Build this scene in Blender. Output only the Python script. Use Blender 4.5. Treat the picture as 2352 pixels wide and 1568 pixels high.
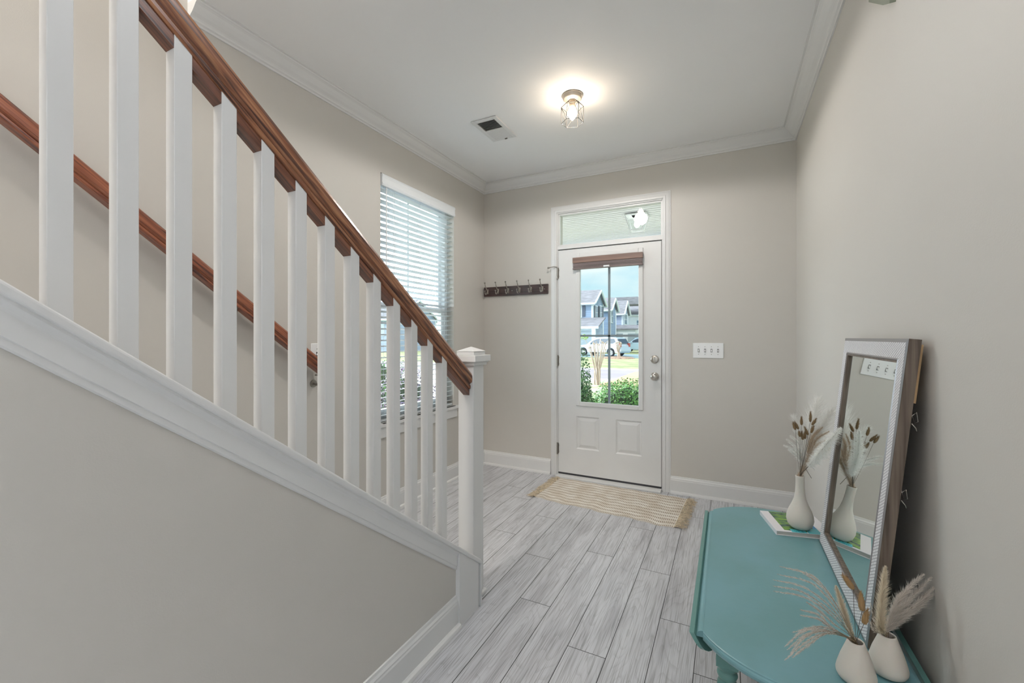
import bpy, math, random
from mathutils import Vector, Matrix, noise
R = random.Random(7)
for o in list(bpy.data.objects):
    bpy.data.objects.remove(o)
scene = bpy.context.scene
COL = scene.collection
# ------------------------------------------------------------------ camera
F_PX, CY, YAW, CAMZ = 980.0, 774.0, 0.468, 1.265
A_, B_, D_, H_ = 2.18, 0.445, 3.69, 2.775          # left wall, right wall, door wall, ceiling
cam_d = bpy.data.cameras.new('camera'); cam = bpy.data.objects.new('camera', cam_d); COL.objects.link(cam)
cam.location = (0, 0, CAMZ); cam.rotation_euler = (math.pi/2, 0, YAW)
cam_d.sensor_width = 36; cam_d.lens = F_PX/2352*36; cam_d.shift_y = (CY-784)/2352; cam_d.clip_start = .02; cam_d.clip_end = 500
scene.camera = cam
scene.view_settings.view_transform = 'Standard'; scene.view_settings.look = 'None'
scene.view_settings.gamma = 1; scene.view_settings.use_curve_mapping = False
scene.view_settings.exposure = 0.37
# ------------------------------------------------------------------ world
w = bpy.data.worlds.new('sky'); scene.world = w; w.use_nodes = True
nt = w.node_tree; nt.nodes.clear()
def WN(t, **k):
    n = nt.nodes.new(t)
    for a, b in k.items(): setattr(n, a, b)
    return n
tc = WN('ShaderNodeTexCoord'); sp = WN('ShaderNodeSeparateXYZ'); nt.links.new(tc.outputs['Generated'], sp.inputs[0])
rp = WN('ShaderNodeValToRGB'); nt.links.new(sp.outputs['Z'], rp.inputs[0])
rp.color_ramp.elements[0].position = 0.0; rp.color_ramp.elements[0].color = (.60, .86, .92, 1)
rp.color_ramp.elements[1].position = .75; rp.color_ramp.elements[1].color = (.16, .42, .82, 1)
e = rp.color_ramp.elements.new(.30); e.color = (.40, .74, .94, 1)
nz = WN('ShaderNodeTexNoise'); nz.inputs['Scale'].default_value = 3.2; nz.inputs['Detail'].default_value = 5
mp = WN('ShaderNodeMapping'); mp.inputs['Scale'].default_value = (1, 1, 2.6); mp.inputs['Location'].default_value = (.3, .1, 0)
nt.links.new(tc.outputs['Generated'], mp.inputs[0]); nt.links.new(mp.outputs[0], nz.inputs['Vector'])
cr = WN('ShaderNodeValToRGB'); nt.links.new(nz.outputs['Fac'], cr.inputs[0])
cr.color_ramp.elements[0].position = .42; cr.color_ramp.elements[0].color = (0, 0, 0, 1)
cr.color_ramp.elements[1].position = .62; cr.color_ramp.elements[1].color = (1, 1, 1, 1)
mx = WN('ShaderNodeMixRGB'); nt.links.new(cr.outputs[0], mx.inputs[0]); nt.links.new(rp.outputs[0], mx.inputs[1]); mx.inputs[2].default_value = (.86, .97, .98, 1)
bg = WN('ShaderNodeBackground'); bg.inputs['Strength'].default_value = 1.25; nt.links.new(mx.outputs[0], bg.inputs[0])
zb_ = WN('ShaderNodeMapRange'); zb_.interpolation_type = 'SMOOTHSTEP'; nt.links.new(sp.outputs['Z'], zb_.inputs['Value'])   # bright cloud overhead
zb_.inputs['From Min'].default_value = .42; zb_.inputs['From Max'].default_value = .72; zb_.inputs['To Min'].default_value = .85; zb_.inputs['To Max'].default_value = 1.3
wb_ = WN('ShaderNodeMapRange'); wb_.interpolation_type = 'SMOOTHSTEP'; nt.links.new(sp.outputs['X'], wb_.inputs['Value'])   # the bright side of the overcast sky, toward -X
wb_.inputs['From Min'].default_value = -.44; wb_.inputs['From Max'].default_value = -.80; wb_.inputs['To Min'].default_value = 0; wb_.inputs['To Max'].default_value = 7.6
sm_ = WN('ShaderNodeMath'); sm_.operation = 'ADD'; nt.links.new(zb_.outputs['Result'], sm_.inputs[0]); nt.links.new(wb_.outputs['Result'], sm_.inputs[1])
nt.links.new(sm_.outputs[0], bg.inputs['Strength'])
wf_ = WN('ShaderNodeMapRange'); nt.links.new(sp.outputs['X'], wf_.inputs['Value']); wf_.inputs['From Min'].default_value = -.42; wf_.inputs['From Max'].default_value = -.6
zf_ = WN('ShaderNodeMapRange'); nt.links.new(sp.outputs['Z'], zf_.inputs['Value']); zf_.inputs['From Min'].default_value = .40; zf_.inputs['From Max'].default_value = .6
mxf = WN('ShaderNodeMath', operation='MAXIMUM'); nt.links.new(wf_.outputs['Result'], mxf.inputs[0]); nt.links.new(zf_.outputs['Result'], mxf.inputs[1])
mw_ = WN('ShaderNodeMixRGB'); nt.links.new(mxf.outputs[0], mw_.inputs[0]); nt.links.new(mx.outputs[0], mw_.inputs[1]); mw_.inputs[2].default_value = (.83, .92, 1, 1)
nt.links.new(mw_.outputs[0], bg.inputs[0])
wo = WN('ShaderNodeOutputWorld'); nt.links.new(bg.outputs[0], wo.inputs[0])
# ------------------------------------------------------------------ sun and large lights
def light(name, kind, loc, rot, energy, color, **k):
    d = bpy.data.lights.new(name, kind); d.energy = energy; d.color = color
    for a, b in k.items(): setattr(d, a, b)
    o = bpy.data.objects.new(name, d); COL.objects.link(o); o.location = loc; o.rotation_euler = rot
    return o
light('sun', 'SUN', (0, 0, 20), (math.radians(38), 0, math.radians(35)), 1.3, (1, .95, .86), angle=.01)
# daylight coming in through unseen living room windows behind the camera, then added fill lights
light('rear_window_daylight', 'AREA', (-.6, -5.95, 1.55), (math.radians(90), 0, math.radians(180)), 30, (.84, .92, 1), shape='RECTANGLE', size=2.2, size_y=1.7)
light('rear_window_daylight', 'AREA', (2.6, -5.95, 1.55), (math.radians(90), 0, math.radians(180)), 30, (.84, .92, 1), shape='RECTANGLE', size=2.2, size_y=1.7)
light('side_window_daylight', 'AREA', (4.45, -3.4, 1.55), (math.radians(90), 0, math.radians(90)), 90, (.84, .92, 1), shape='RECTANGLE', size=2.2, size_y=1.7)
light('living_room_fill_uplight', 'AREA', (1.3, -2.2, 1.9), (math.pi, 0, 0), 135, (.96, .97, 1), shape='DISK', size=.4)  # added unseen uplight, brightens the hall by bounce off the ceiling
light('hall_fill_light', 'AREA', (-.15, .8, 2.74), (0, 0, 0), 5, (.95, .97, 1), shape='DISK', size=.6)  # unseen fill lamp, added to lift the knee wall and balusters
light('upper_landing_ceiling_light', 'AREA', (-1.62, -1.7, 5.2), (0, 0, 0), 105, (1, .95, .88), shape='DISK', size=.9)

# ------------------------------------------------------------------ helpers
def at(px, py, d):                                   # the point at depth d seen at pixel (px, py)
    r = (px-1176)/F_PX*d; z = CAMZ-(py-CY)/F_PX*d
    return Vector((-d*math.sin(YAW)+r*math.cos(YAW), d*math.cos(YAW)+r*math.sin(YAW), z))
def _dir(px, py): return at(px, py, 1)-Vector((0, 0, CAMZ))
def atY(px, py, Y): d = _dir(px, py); return Vector((0, 0, CAMZ))+d*(Y/d.y)
def atX(px, py, X): d = _dir(px, py); return Vector((0, 0, CAMZ))+d*(X/d.x)
def atZ(px, py, Z): d = _dir(px, py); return Vector((0, 0, CAMZ))+d*((Z-CAMZ)/d.z)

class MB:
    def __init__(s): s.v = []; s.f = []; s.sm = []; s.at = []
    def add(s, vs, fs, smooth=False, M=None):
        b = len(s.v)
        s.v += [tuple(M @ Vector(v)) if M else tuple(v) for v in vs]
        for f in fs: s.f.append(tuple(b+i for i in f)); s.sm.append(smooth)
        return s
    def box(s, x0, x1, y0, y1, z0, z1, M=None):
        if x0 > x1: x0, x1 = x1, x0
        if y0 > y1: y0, y1 = y1, y0
        if z0 > z1: z0, z1 = z1, z0
        vs = [(x, y, z) for x in (x0, x1) for y in (y0, y1) for z in (z0, z1)]
        return s.add(vs, [(0, 1, 3, 2), (4, 6, 7, 5), (0, 4, 5, 1), (2, 3, 7, 6), (0, 2, 6, 4), (1, 5, 7, 3)], M=M)
    def prism(s, loopA, loopB, smooth=False, caps=True, M=None):
        n = len(loopA); fs = [(i, (i+1) % n, n+(i+1) % n, n+i) for i in range(n)]
        s.add(list(loopA)+list(loopB), fs, smooth, M)
        if caps:
            s.add(list(loopA), [tuple(range(n))][::1], False, M); s.add(list(loopB), [tuple(range(n-1, -1, -1))], False, M)
        return s
    def tube(s, path, r, n=8, smooth=True, cap=True, M=None):
        path = [Vector(p) for p in path]
        rs = r if isinstance(r, (list, tuple)) else [r]*len(path)
        rings = []; up = Vector((0, 0, 1))
        for i, p in enumerate(path):
            t = (path[min(i+1, len(path)-1)]-path[max(i-1, 0)])
            t = t.normalized() if t.length > 1e-9 else Vector((0, 0, 1))
            a = t.cross(up if abs(t.dot(up)) < .95 else Vector((1, 0, 0))).normalized(); b = t.cross(a)
            if rings_prev_flip(a, s): a = -a; b = -b
            s._a = a
            rings.append([p+a*math.cos(2*math.pi*k/n)*rs[i]+b*math.sin(2*math.pi*k/n)*rs[i] for k in range(n)])
        s._a = None
        vs = [q for ring in rings for q in ring]; fs = []
        for i in range(len(rings)-1):
            for k in range(n): fs.append((i*n+k, i*n+(k+1) % n, (i+1)*n+(k+1) % n, (i+1)*n+k))
        s.add(vs, fs, smooth, M)
        if cap:
            s.add(rings[0], [tuple(range(n-1, -1, -1))], False, M); s.add(rings[-1], [tuple(range(n))], False, M)
        return s
    def lathe(s, prof, c, n=32, smooth=True, M=None):
        vs = []; fs = []
        for (r, z) in prof:
            for k in range(n): vs.append((c[0]+r*math.cos(2*math.pi*k/n), c[1]+r*math.sin(2*math.pi*k/n), c[2]+z))
        for i in range(len(prof)-1):
            for k in range(n): fs.append((i*n+k, i*n+(k+1) % n, (i+1)*n+(k+1) % n, (i+1)*n+k))
        return s.add(vs, fs, smooth, M)
    def build(s, name, mat, parent=None, bevel=0, seg=2, auto=False):
        me = bpy.data.meshes.new(name); me.from_pydata(s.v, [], s.f)
        for p, q in zip(me.polygons, s.sm): p.use_smooth = q
        me.materials.append(mat); me.update()
        o = bpy.data.objects.new(name, me); COL.objects.link(o)
        if parent is not None:
            o.parent = parent
            if parent.type == 'EMPTY': o.matrix_parent_inverse = parent.matrix_basis.inverted()
        if bevel:
            m = o.modifiers.new('edge', 'BEVEL'); m.width = bevel; m.segments = seg; m.limit_method = 'ANGLE'; m.angle_limit = math.radians(40)
        return o
MB._a = None
def rings_prev_flip(a, s): return s._a is not None and a.dot(s._a) < 0

def tag(o, label=None, cat=None, group=None, kind=None):
    if label: o['label'] = label
    if cat: o['category'] = cat
    if group: o['group'] = group
    if kind: o['kind'] = kind
    return o
def thing(name, loc, label, cat, group=None):
    o = bpy.data.objects.new(name, None); COL.objects.link(o); o.location = loc; o.empty_display_size = .05
    return tag(o, label, cat, group)
def struct(o, label, cat):
    return tag(o, label, cat, kind='structure')
def copy_tree(o, parent=None):
    c = o.copy(); COL.objects.link(c)
    if parent: c.parent = parent
    for ch in [x for x in COL.objects if x.parent == o]: copy_tree(ch, c)
    return c

# ------------------------------------------------------------------ materials
def mat(name, col, rough=.5, metal=0, spec=.5, bump=None, var=None, emit=None, trans=0, coat=0, sss=0):
    m = bpy.data.materials.new(name); m.use_nodes = True; t = m.node_tree; b = t.nodes['Principled BSDF']
    b.inputs['Base Color'].default_value = (*col, 1); b.inputs['Roughness'].default_value = rough
    b.inputs['Metallic'].default_value = metal; b.inputs['Specular IOR Level'].default_value = spec
    if trans: b.inputs['Transmission Weight'].default_value = trans
    if coat: b.inputs['Coat Weight'].default_value = coat; b.inputs['Coat Roughness'].default_value = .15
    if sss: b.inputs['Subsurface Weight'].default_value = sss; b.inputs['Subsurface Scale'].default_value = .01
    if emit: b.inputs['Emission Color'].default_value = (*emit[0], 1); b.inputs['Emission Strength'].default_value = emit[1]
    tco = t.nodes.new('ShaderNodeTexCoord')
    if var:                                           # (scale xyz, amount)
        mpn = t.nodes.new('ShaderNodeMapping'); mpn.inputs['Scale'].default_value = var[0]; t.links.new(tco.outputs['Object'], mpn.inputs[0])
        n = t.nodes.new('ShaderNodeTexNoise'); n.inputs['Scale'].default_value = 1; n.inputs['Detail'].default_value = 4; t.links.new(mpn.outputs[0], n.inputs['Vector'])
        r = t.nodes.new('ShaderNodeValToRGB'); t.links.new(n.outputs['Fac'], r.inputs[0])
        lo = var[2] if len(var) > 2 else tuple(c*(1-var[1]) for c in col); hi = var[3] if len(var) > 3 else tuple(min(1, c*(1+var[1])) for c in col)
        r.color_ramp.elements[0].position = .36; r.color_ramp.elements[0].color = (*lo, 1)
        r.color_ramp.elements[1].position = .64; r.color_ramp.elements[1].color = (*hi, 1)
        t.links.new(r.outputs[0], b.inputs['Base Color'])
    if bump:                                          # (scale, strength)
        n = t.nodes.new('ShaderNodeTexNoise'); n.inputs['Scale'].default_value = bump[0]; n.inputs['Detail'].default_value = 3; t.links.new(tco.outputs['Object'], n.inputs['Vector'])
        bn = t.nodes.new('ShaderNodeBump'); bn.inputs['Strength'].default_value = bump[1]; bn.inputs['Distance'].default_value = .002
        t.links.new(n.outputs['Fac'], bn.inputs['Height']); t.links.new(bn.outputs[0], b.inputs['Normal'])
    return m
def wood(name, dark, mid, light_, rot, sc=(60, 3, 60), rough=.3, coat=.5):
    m = bpy.data.materials.new(name); m.use_nodes = True; t = m.node_tree; b = t.nodes['Principled BSDF']
    tco = t.nodes.new('ShaderNodeTexCoord'); m1 = t.nodes.new('ShaderNodeMapping'); m1.inputs['Rotation'].default_value = rot
    m2 = t.nodes.new('ShaderNodeMapping'); m2.inputs['Scale'].default_value = sc
    t.links.new(tco.outputs['Object'], m1.inputs[0]); t.links.new(m1.outputs[0], m2.inputs[0])
    n = t.nodes.new('ShaderNodeTexNoise'); n.inputs['Scale'].default_value = 1; n.inputs['Detail'].default_value = 6; n.inputs['Distortion'].default_value = .6
    t.links.new(m2.outputs[0], n.inputs['Vector'])
    r = t.nodes.new('ShaderNodeValToRGB'); t.links.new(n.outputs['Fac'], r.inputs[0])
    r.color_ramp.elements[0].position = .34; r.color_ramp.elements[0].color = (*dark, 1)
    r.color_ramp.elements[1].position = .68; r.color_ramp.elements[1].color = (*light_, 1)
    e = r.color_ramp.elements.new(.48); e.color = (*mid, 1)
    t.links.new(r.outputs[0], b.inputs['Base Color']); b.inputs['Roughness'].default_value = rough
    if coat: b.inputs['Coat Weight'].default_value = coat; b.inputs['Coat Roughness'].default_value = .2
    bn = t.nodes.new('ShaderNodeBump'); bn.inputs['Strength'].default_value = .25; bn.inputs['Distance'].default_value = .001
    t.links.new(n.outputs['Fac'], bn.inputs['Height']); t.links.new(bn.outputs[0], b.inputs['Normal'])
    return m

M = {}
M['wall'] = mat('wall_paint', (.60, .575, .535), .55, bump=(260, .12))
M['ceil'] = mat('ceiling_paint', (.87, .87, .87), .75, bump=(200, .06))
M['trim'] = mat('white_trim_paint', (.72, .72, .715), .35)
M['doorp'] = mat('door_paint', (.72, .72, .715), .4, var=((3, 3, 3), .02))
M['plastic'] = mat('white_plastic', (.86, .87, .88), .3)
M['vinyl'] = mat('white_vinyl', (.80, .83, .85), .35)
M['slat'] = mat('blind_slat', (.64, .68, .70), .4)
M['dark'] = mat('dark_gap', (.03, .03, .03), .6)
M['rubber'] = mat('weatherstrip_black', (.035, .035, .04), .5)
SL = math.atan(.762)
M['oak'] = wood('stained_oak', (.055, .016, .008), (.22, .078, .034), (.40, .185, .085), (SL, 0, 0), (110, 5, 110), .32, .4)
M['oak2'] = wood('stained_oak_red', (.065, .015, .008), (.25, .070, .030), (.38, .13, .06), (SL, 0, 0), (110, 5, 110), .32, .4)
M['oakdark'] = wood('stained_oak_dark', (.05, .016, .010), (.14, .048, .026), (.23, .085, .042), (SL, 0, 0), (110, 5, 110), .35, .3)
M['nickel'] = mat('brushed_nickel', (.55, .52, .48), .28, 1)
M['nickel_dark'] = mat('aged_nickel', (.34, .32, .29), .35, 1)
M['wire'] = mat('black_wire', (.04, .038, .036), .4, .6)
M['bulb'] = mat('lit_bulb', (1, .9, .75), .3, emit=((1, .83, .64), 85))
M['socket'] = mat('lamp_socket', (.52, .44, .34), .4, .4)
M['rack'] = mat('espresso_wood', (.055, .03, .028), .3, var=((6, 3, 50), .35), coat=.3)
M['teal'] = mat('teal_paint', (.17, .40, .42), .34, bump=(90, .15), var=((5, 5, 5), 0, (.155, .32, .335), (.175, .355, .395)))
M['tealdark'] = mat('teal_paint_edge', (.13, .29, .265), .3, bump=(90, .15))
M['rawwood'] = mat('raw_wood', (.30, .12, .05), .7)
M['ceramic'] = mat('matte_ceramic', (.68, .63, .565), .55, sss=.05)
M['mframe'] = wood('grey_oak_veneer', (.075, .055, .04), (.135, .10, .075), (.20, .155, .12), (0, 0, 0), (90, 90, 4), .5, 0)
M['mstrip'] = mat('pewter_strip', (.30, .29, .30), .3, .6)
M['backing'] = mat('pine_backing', (.55, .36, .18), .6)
M['mirror'] = mat('mirror_glass', (.80, .86, .84), .015, 1)
M['paper'] = mat('page_edges', (.52, .50, .47), .7, var=((3, 3, 900), .15))
M['cover'] = mat('book_cover_white', (.80, .78, .80), .3)
M['photo'] = mat('book_cover_photo', (.2, .4, .1), .25, var=((26, 60, 26), 0, (.010, .06, .09), (.22, .42, .05)))
M['cyan'] = mat('book_cyan', (.08, .52, .58), .3)
M['blue'] = mat('book_blue', (.05, .38, .72), .3)
M['ink'] = mat('book_ink', (.02, .12, .16), .4)
M['plume'] = mat('plume_cream', (.78, .70, .58), .8)
M['plumew'] = mat('plume_white', (.88, .86, .80), .8)
M['plumeg'] = mat('plume_grey_tan', (.66, .60, .54), .8)
def fluff(name, col):
    m = bpy.data.materials.new(name); m.use_nodes = True; t = m.node_tree; t.nodes.clear(); L = t.links.new
    d = t.nodes.new('ShaderNodeBsdfDiffuse'); d.inputs[0].default_value = (*col, 1); r = t.nodes.new('ShaderNodeBsdfTranslucent'); r.inputs[0].default_value = (*col, 1)
    x = t.nodes.new('ShaderNodeMixShader'); x.inputs[0].default_value = .45; o = t.nodes.new('ShaderNodeOutputMaterial')
    L(d.outputs[0], x.inputs[1]); L(r.outputs[0], x.inputs[2]); L(x.outputs[0], o.inputs[0]); return m
M['plume'] = fluff('plume_cream', (.90, .82, .68)); M['plumew'] = fluff('plume_white', (.96, .95, .92)); M['plumeg'] = fluff('plume_grey_tan', (.82, .76, .70)); M['pt'] = fluff('plume_tan', (.66, .54, .42))
M['stem'] = mat('dry_stem', (.30, .22, .13), .7)
M['stemd'] = mat('dark_dry_stem', (.10, .075, .05), .7)
M['bunny'] = mat('bunny_tail_brown', (.38, .24, .11), .85)
M['bunnyd'] = mat('bunny_tail_dark', (.24, .155, .075), .85)
M['brownblind'] = mat('brown_blind', (.235, .15, .12), .45, var=((2, 2, 40), .15))
M['greyblind'] = mat('folded_blind', (.22, .17, .165), .5, var=((2, 2, 120), .3))
M['chime'] = mat('olive_grey_plastic', (.22, .24, .18), .5)
# glass that lets daylight through without blocking it
def glassmat():
    m = bpy.data.materials.new('window_glass'); m.use_nodes = True; t = m.node_tree; t.nodes.clear()
    tr = t.nodes.new('ShaderNodeBsdfTransparent'); tr.inputs[0].default_value = (.96, .985, .98, 1)
    gl = t.nodes.new('ShaderNodeBsdfGlossy'); gl.inputs['Roughness'].default_value = .02
    lw = t.nodes.new('ShaderNodeLayerWeight'); lw.inputs[0].default_value = .5
    pw = t.nodes.new('ShaderNodeMath'); pw.operation = 'POWER'; pw.inputs[1].default_value = 5; t.links.new(lw.outputs['Facing'], pw.inputs[0])
    fr = t.nodes.new('ShaderNodeMath'); fr.operation = 'MULTIPLY_ADD'; fr.inputs[1].default_value = .5; fr.inputs[2].default_value = .02; t.links.new(pw.outputs[0], fr.inputs[0])
    mm = t.nodes.new('ShaderNodeMixShader'); o = t.nodes.new('ShaderNodeOutputMaterial')
    t.links.new(fr.outputs[0], mm.inputs[0]); t.links.new(tr.outputs[0], mm.inputs[1]); t.links.new(gl.outputs[0], mm.inputs[2]); t.links.new(mm.outputs[0], o.inputs[0])
    return m
M['glass'] = glassmat()
def floormat():
    m = bpy.data.materials.new('grey_oak_planks'); m.use_nodes = True; t = m.node_tree; b = t.nodes['Principled BSDF']; L = t.links.new
    N = t.nodes.new
    tco = N('ShaderNodeTexCoord'); at_ = N('ShaderNodeAttribute'); at_.attribute_name = 'plank'
    off = N('ShaderNodeVectorMath'); off.operation = 'SCALE'; off.inputs['Scale'].default_value = 37; L(at_.outputs['Color'], off.inputs[0])
    add = N('ShaderNodeVectorMath'); add.operation = 'ADD'; L(tco.outputs['Object'], add.inputs[0]); L(off.outputs[0], add.inputs[1])
    m1 = N('ShaderNodeMapping'); m1.inputs['Scale'].default_value = (210, 4.5, 1); L(add.outputs[0], m1.inputs[0])
    n1 = N('ShaderNodeTexNoise'); n1.inputs['Scale'].default_value = 1; n1.inputs['Detail'].default_value = 5; n1.inputs['Distortion'].default_value = .35; L(m1.outputs[0], n1.inputs['Vector'])
    m2 = N('ShaderNodeMapping'); m2.inputs['Scale'].default_value = (9, 1.5, 1); L(add.outputs[0], m2.inputs[0])
    n2 = N('ShaderNodeTexNoise'); n2.inputs['Scale'].default_value = 1; n2.inputs['Detail'].default_value = 1.5; L(m2.outputs[0], n2.inputs['Vector'])
    mu = N('ShaderNodeMath'); mu.operation = 'MULTIPLY'; mu.inputs[1].default_value = 17; L(n2.outputs['Fac'], mu.inputs[0])   # growth rings: contours of a stretched noise
    fr = N('ShaderNodeMath'); fr.operation = 'FRACT'; L(mu.outputs[0], fr.inputs[0])
    rr = N('ShaderNodeValToRGB'); L(fr.outputs[0], rr.inputs[0])
    rr.color_ramp.elements[0].position = 0; rr.color_ramp.elements[0].color = (.45, .45, .45, 1)
    rr.color_ramp.elements[1].position = .34; rr.color_ramp.elements[1].color = (1, 1, 1, 1)
    r1 = N('ShaderNodeValToRGB'); L(n1.outputs['Fac'], r1.inputs[0])
    r1.color_ramp.elements[0].position = .36; r1.color_ramp.elements[0].color = (.41, .41, .425, 1)
    r1.color_ramp.elements[1].position = .52; r1.color_ramp.elements[1].color = (.62, .625, .65, 1)
    m3 = N('ShaderNodeMapping'); m3.inputs['Scale'].default_value = (14, 2.2, 1); L(add.outputs[0], m3.inputs[0])
    n3 = N('ShaderNodeTexNoise'); n3.inputs['Scale'].default_value = 1; n3.inputs['Detail'].default_value = 3; L(m3.outputs[0], n3.inputs['Vector'])
    r3 = N('ShaderNodeValToRGB'); L(n3.outputs['Fac'], r3.inputs[0])
    r3.color_ramp.elements[0].position = .32; r3.color_ramp.elements[0].color = (.72, .71, .72, 1)
    r3.color_ramp.elements[1].position = .55; r3.color_ramp.elements[1].color = (1, 1, 1, 1)
    a = N('ShaderNodeMixRGB'); a.blend_type = 'MULTIPLY'; a.inputs[0].default_value = .24; L(r1.outputs[0], a.inputs[1]); L(rr.outputs[0], a.inputs[2])
    c = N('ShaderNodeMixRGB'); c.blend_type = 'MULTIPLY'; c.inputs[0].default_value = .8; L(a.outputs[0], c.inputs[1]); L(r3.outputs[0], c.inputs[2])
    L(c.outputs[0], b.inputs['Base Color']); b.inputs['Roughness'].default_value = .33
    bn = N('ShaderNodeBump'); bn.inputs['Strength'].default_value = .12; bn.inputs['Distance'].default_value = .001; L(n1.outputs['Fac'], bn.inputs['Height']); L(bn.outputs[0], b.inputs['Normal'])
    return m
M['floor'] = floormat()
def rugmat():
    m = bpy.data.materials.new('woven_cotton'); m.use_nodes = True; t = m.node_tree; b = t.nodes['Principled BSDF']; L = t.links.new; N = t.nodes.new
    uv = N('ShaderNodeUVMap'); mp_ = N('ShaderNodeMapping'); mp_.inputs['Scale'].default_value = (1, 1, 1); L(uv.outputs[0], mp_.inputs[0])
    br = N('ShaderNodeTexBrick'); br.offset = 0.0; br.squash = 1; L(mp_.outputs[0], br.inputs['Vector'])
    br.inputs['Scale'].default_value = 1; br.inputs['Brick Width'].default_value = .0122; br.inputs['Row Height'].default_value = .054
    br.inputs['Mortar Size'].default_value = .0; br.inputs['Color1'].default_value = (1, 1, 1, 1)
    sx = N('ShaderNodeSeparateXYZ'); L(mp_.outputs[0], sx.inputs[0])
    def pulse(sock, per, duty, ph=0):
        a = N('ShaderNodeMath'); a.operation = 'MULTIPLY_ADD'; a.inputs[1].default_value = 1/per; a.inputs[2].default_value = ph; L(sock, a.inputs[0])
        f = N('ShaderNodeMath'); f.operation = 'FRACT'; L(a.outputs[0], f.inputs[0])
        g = N('ShaderNodeMath'); g.operation = 'LESS_THAN'; g.inputs[1].default_value = duty; L(f.outputs[0], g.inputs[0]); return g.outputs[0]
    px = pulse(sx.outputs['X'], .0122, .42); py = pulse(sx.outputs['Y'], .0525, .50, .2)
    an = N('ShaderNodeMath'); an.operation = 'MULTIPLY'; L(px, an.inputs[0]); L(py, an.inputs[1])
    nn = N('ShaderNodeTexNoise'); nn.inputs['Scale'].default_value = 9; L(uv.outputs[0], nn.inputs['Vector'])
    base = N('ShaderNodeValToRGB'); L(nn.outputs['Fac'], base.inputs[0])
    base.color_ramp.elements[0].position = .35; base.color_ramp.elements[0].color = (.66, .59, .50, 1); base.color_ramp.elements[1].position = .65; base.color_ramp.elements[1].color = (.80, .76, .69, 1)
    mixn = N('ShaderNodeMixRGB'); L(an.outputs[0], mixn.inputs[0]); L(base.outputs[0], mixn.inputs[1]); mixn.inputs[2].default_value = (.27, .205, .14, 1)
    L(mixn.outputs[0], b.inputs['Base Color']); b.inputs['Roughness'].default_value = .95
    bn = N('ShaderNodeBump'); bn.inputs['Strength'].default_value = .6; bn.inputs['Distance'].default_value = .003; L(py, bn.inputs['Height']); L(bn.outputs[0], b.inputs['Normal'])
    return m
M['rug'] = rugmat()
M['fringe'] = mat('cotton_fringe', (.62, .52, .38), .95, var=((60, 60, 60), .25))
def weave():
    m = bpy.data.materials.new('carved_white_weave'); m.use_nodes = True; t = m.node_tree; b = t.nodes['Principled BSDF']; L = t.links.new; N = t.nodes.new
    uv = N('ShaderNodeUVMap'); mp_ = N('ShaderNodeMapping'); mp_.inputs['Rotation'].default_value = (0, 0, .5); L(uv.outputs[0], mp_.inputs[0])
    br = N('ShaderNodeTexBrick'); L(mp_.outputs[0], br.inputs['Vector']); br.inputs['Scale'].default_value = 1
    br.inputs['Brick Width'].default_value = .0085; br.inputs['Row Height'].default_value = .0075; br.inputs['Mortar Size'].default_value = .0011; br.inputs['Mortar Smooth'].default_value = .3
    br.inputs['Color1'].default_value = (.92, .91, .92, 1); br.inputs['Color2'].default_value = (.84, .83, .85, 1); br.inputs['Mortar'].default_value = (.36, .35, .38, 1)
    L(br.outputs['Color'], b.inputs['Base Color']); b.inputs['Roughness'].default_value = .45
    bn = N('ShaderNodeBump'); bn.invert = True; bn.inputs['Strength'].default_value = .7; bn.inputs['Distance'].default_value = .002; L(br.outputs['Fac'], bn.inputs['Height']); L(bn.outputs[0], b.inputs['Normal'])
    return m
M['weave'] = weave()
# outdoor materials
M['grass'] = mat('lawn', (.3, .4, .12), .9, var=((1.3, 1.3, 1), 0, (.24, .28, .12), (.46, .46, .25)))
M['yard'] = mat('near_yard', (.3, .4, .12), .9, var=((2.5, 2.5, 1), 0, (.30, .36, .17), (.62, .54, .42)))
M['street'] = mat('asphalt', (.34, .30, .33), .85, var=((1, 1, 1), .08))
M['concrete'] = mat('concrete', (.66, .62, .60), .85, var=((.6, .6, 1), .08))
M['sandy'] = mat('sandy_drive', (.56, .41, .24), .9, var=((.8, .8, 1), .1))
M['drive2'] = mat('far_driveway', (.24, .33, .36), .8, var=((.5, .5, 1), .1))  # shadow around the parked cars is put into this darker colour
M['mulch'] = mat('mulch', (.30, .20, .14), .95, var=((6, 6, 6), .4))
M['sidblue'] = mat('blue_grey_siding', (.27, .36, .52), .7, var=((.2, .2, 14), .12))
M['sidblue2'] = mat('pale_blue_siding', (.40, .47, .62), .7, var=((.2, .2, 14), .10))
M['sidwhite'] = mat('white_siding', (.82, .84, .87), .7, var=((.2, .2, 12), .04))
M['shingle'] = mat('grey_shingles', (.24, .235, .26), .85, var=((1.5, 1.5, 6), .18))
M['wtrim'] = mat('house_trim', (.80, .86, .92), .5)
M['hglass'] = mat('house_window_glass', (.22, .30, .38), .1, .2)
M['shutter'] = mat('shutter_dark', (.09, .11, .16), .6)
M['garage'] = mat('garage_door', (.36, .42, .47), .6)
M['carp'] = mat('silver_car_paint', (.52, .61, .70), .25, .3, coat=.6)
M['carp2'] = mat('pale_blue_car_paint', (.50, .64, .76), .25, .3, coat=.6)
M['carglass'] = mat('car_glass', (.05, .07, .10), .08)
M['tyre'] = mat('tyre', (.03, .03, .035), .8)
M['rim'] = mat('alloy_wheel', (.62, .64, .66), .3, .6)
M['taillight'] = mat('tail_light', (.45, .06, .05), .3)
M['lampglass'] = mat('head_light', (.75, .8, .85), .15)
M['bark'] = mat('pale_bark', (.47, .38, .31), .8, var=((20, 20, 5), .2))
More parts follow.
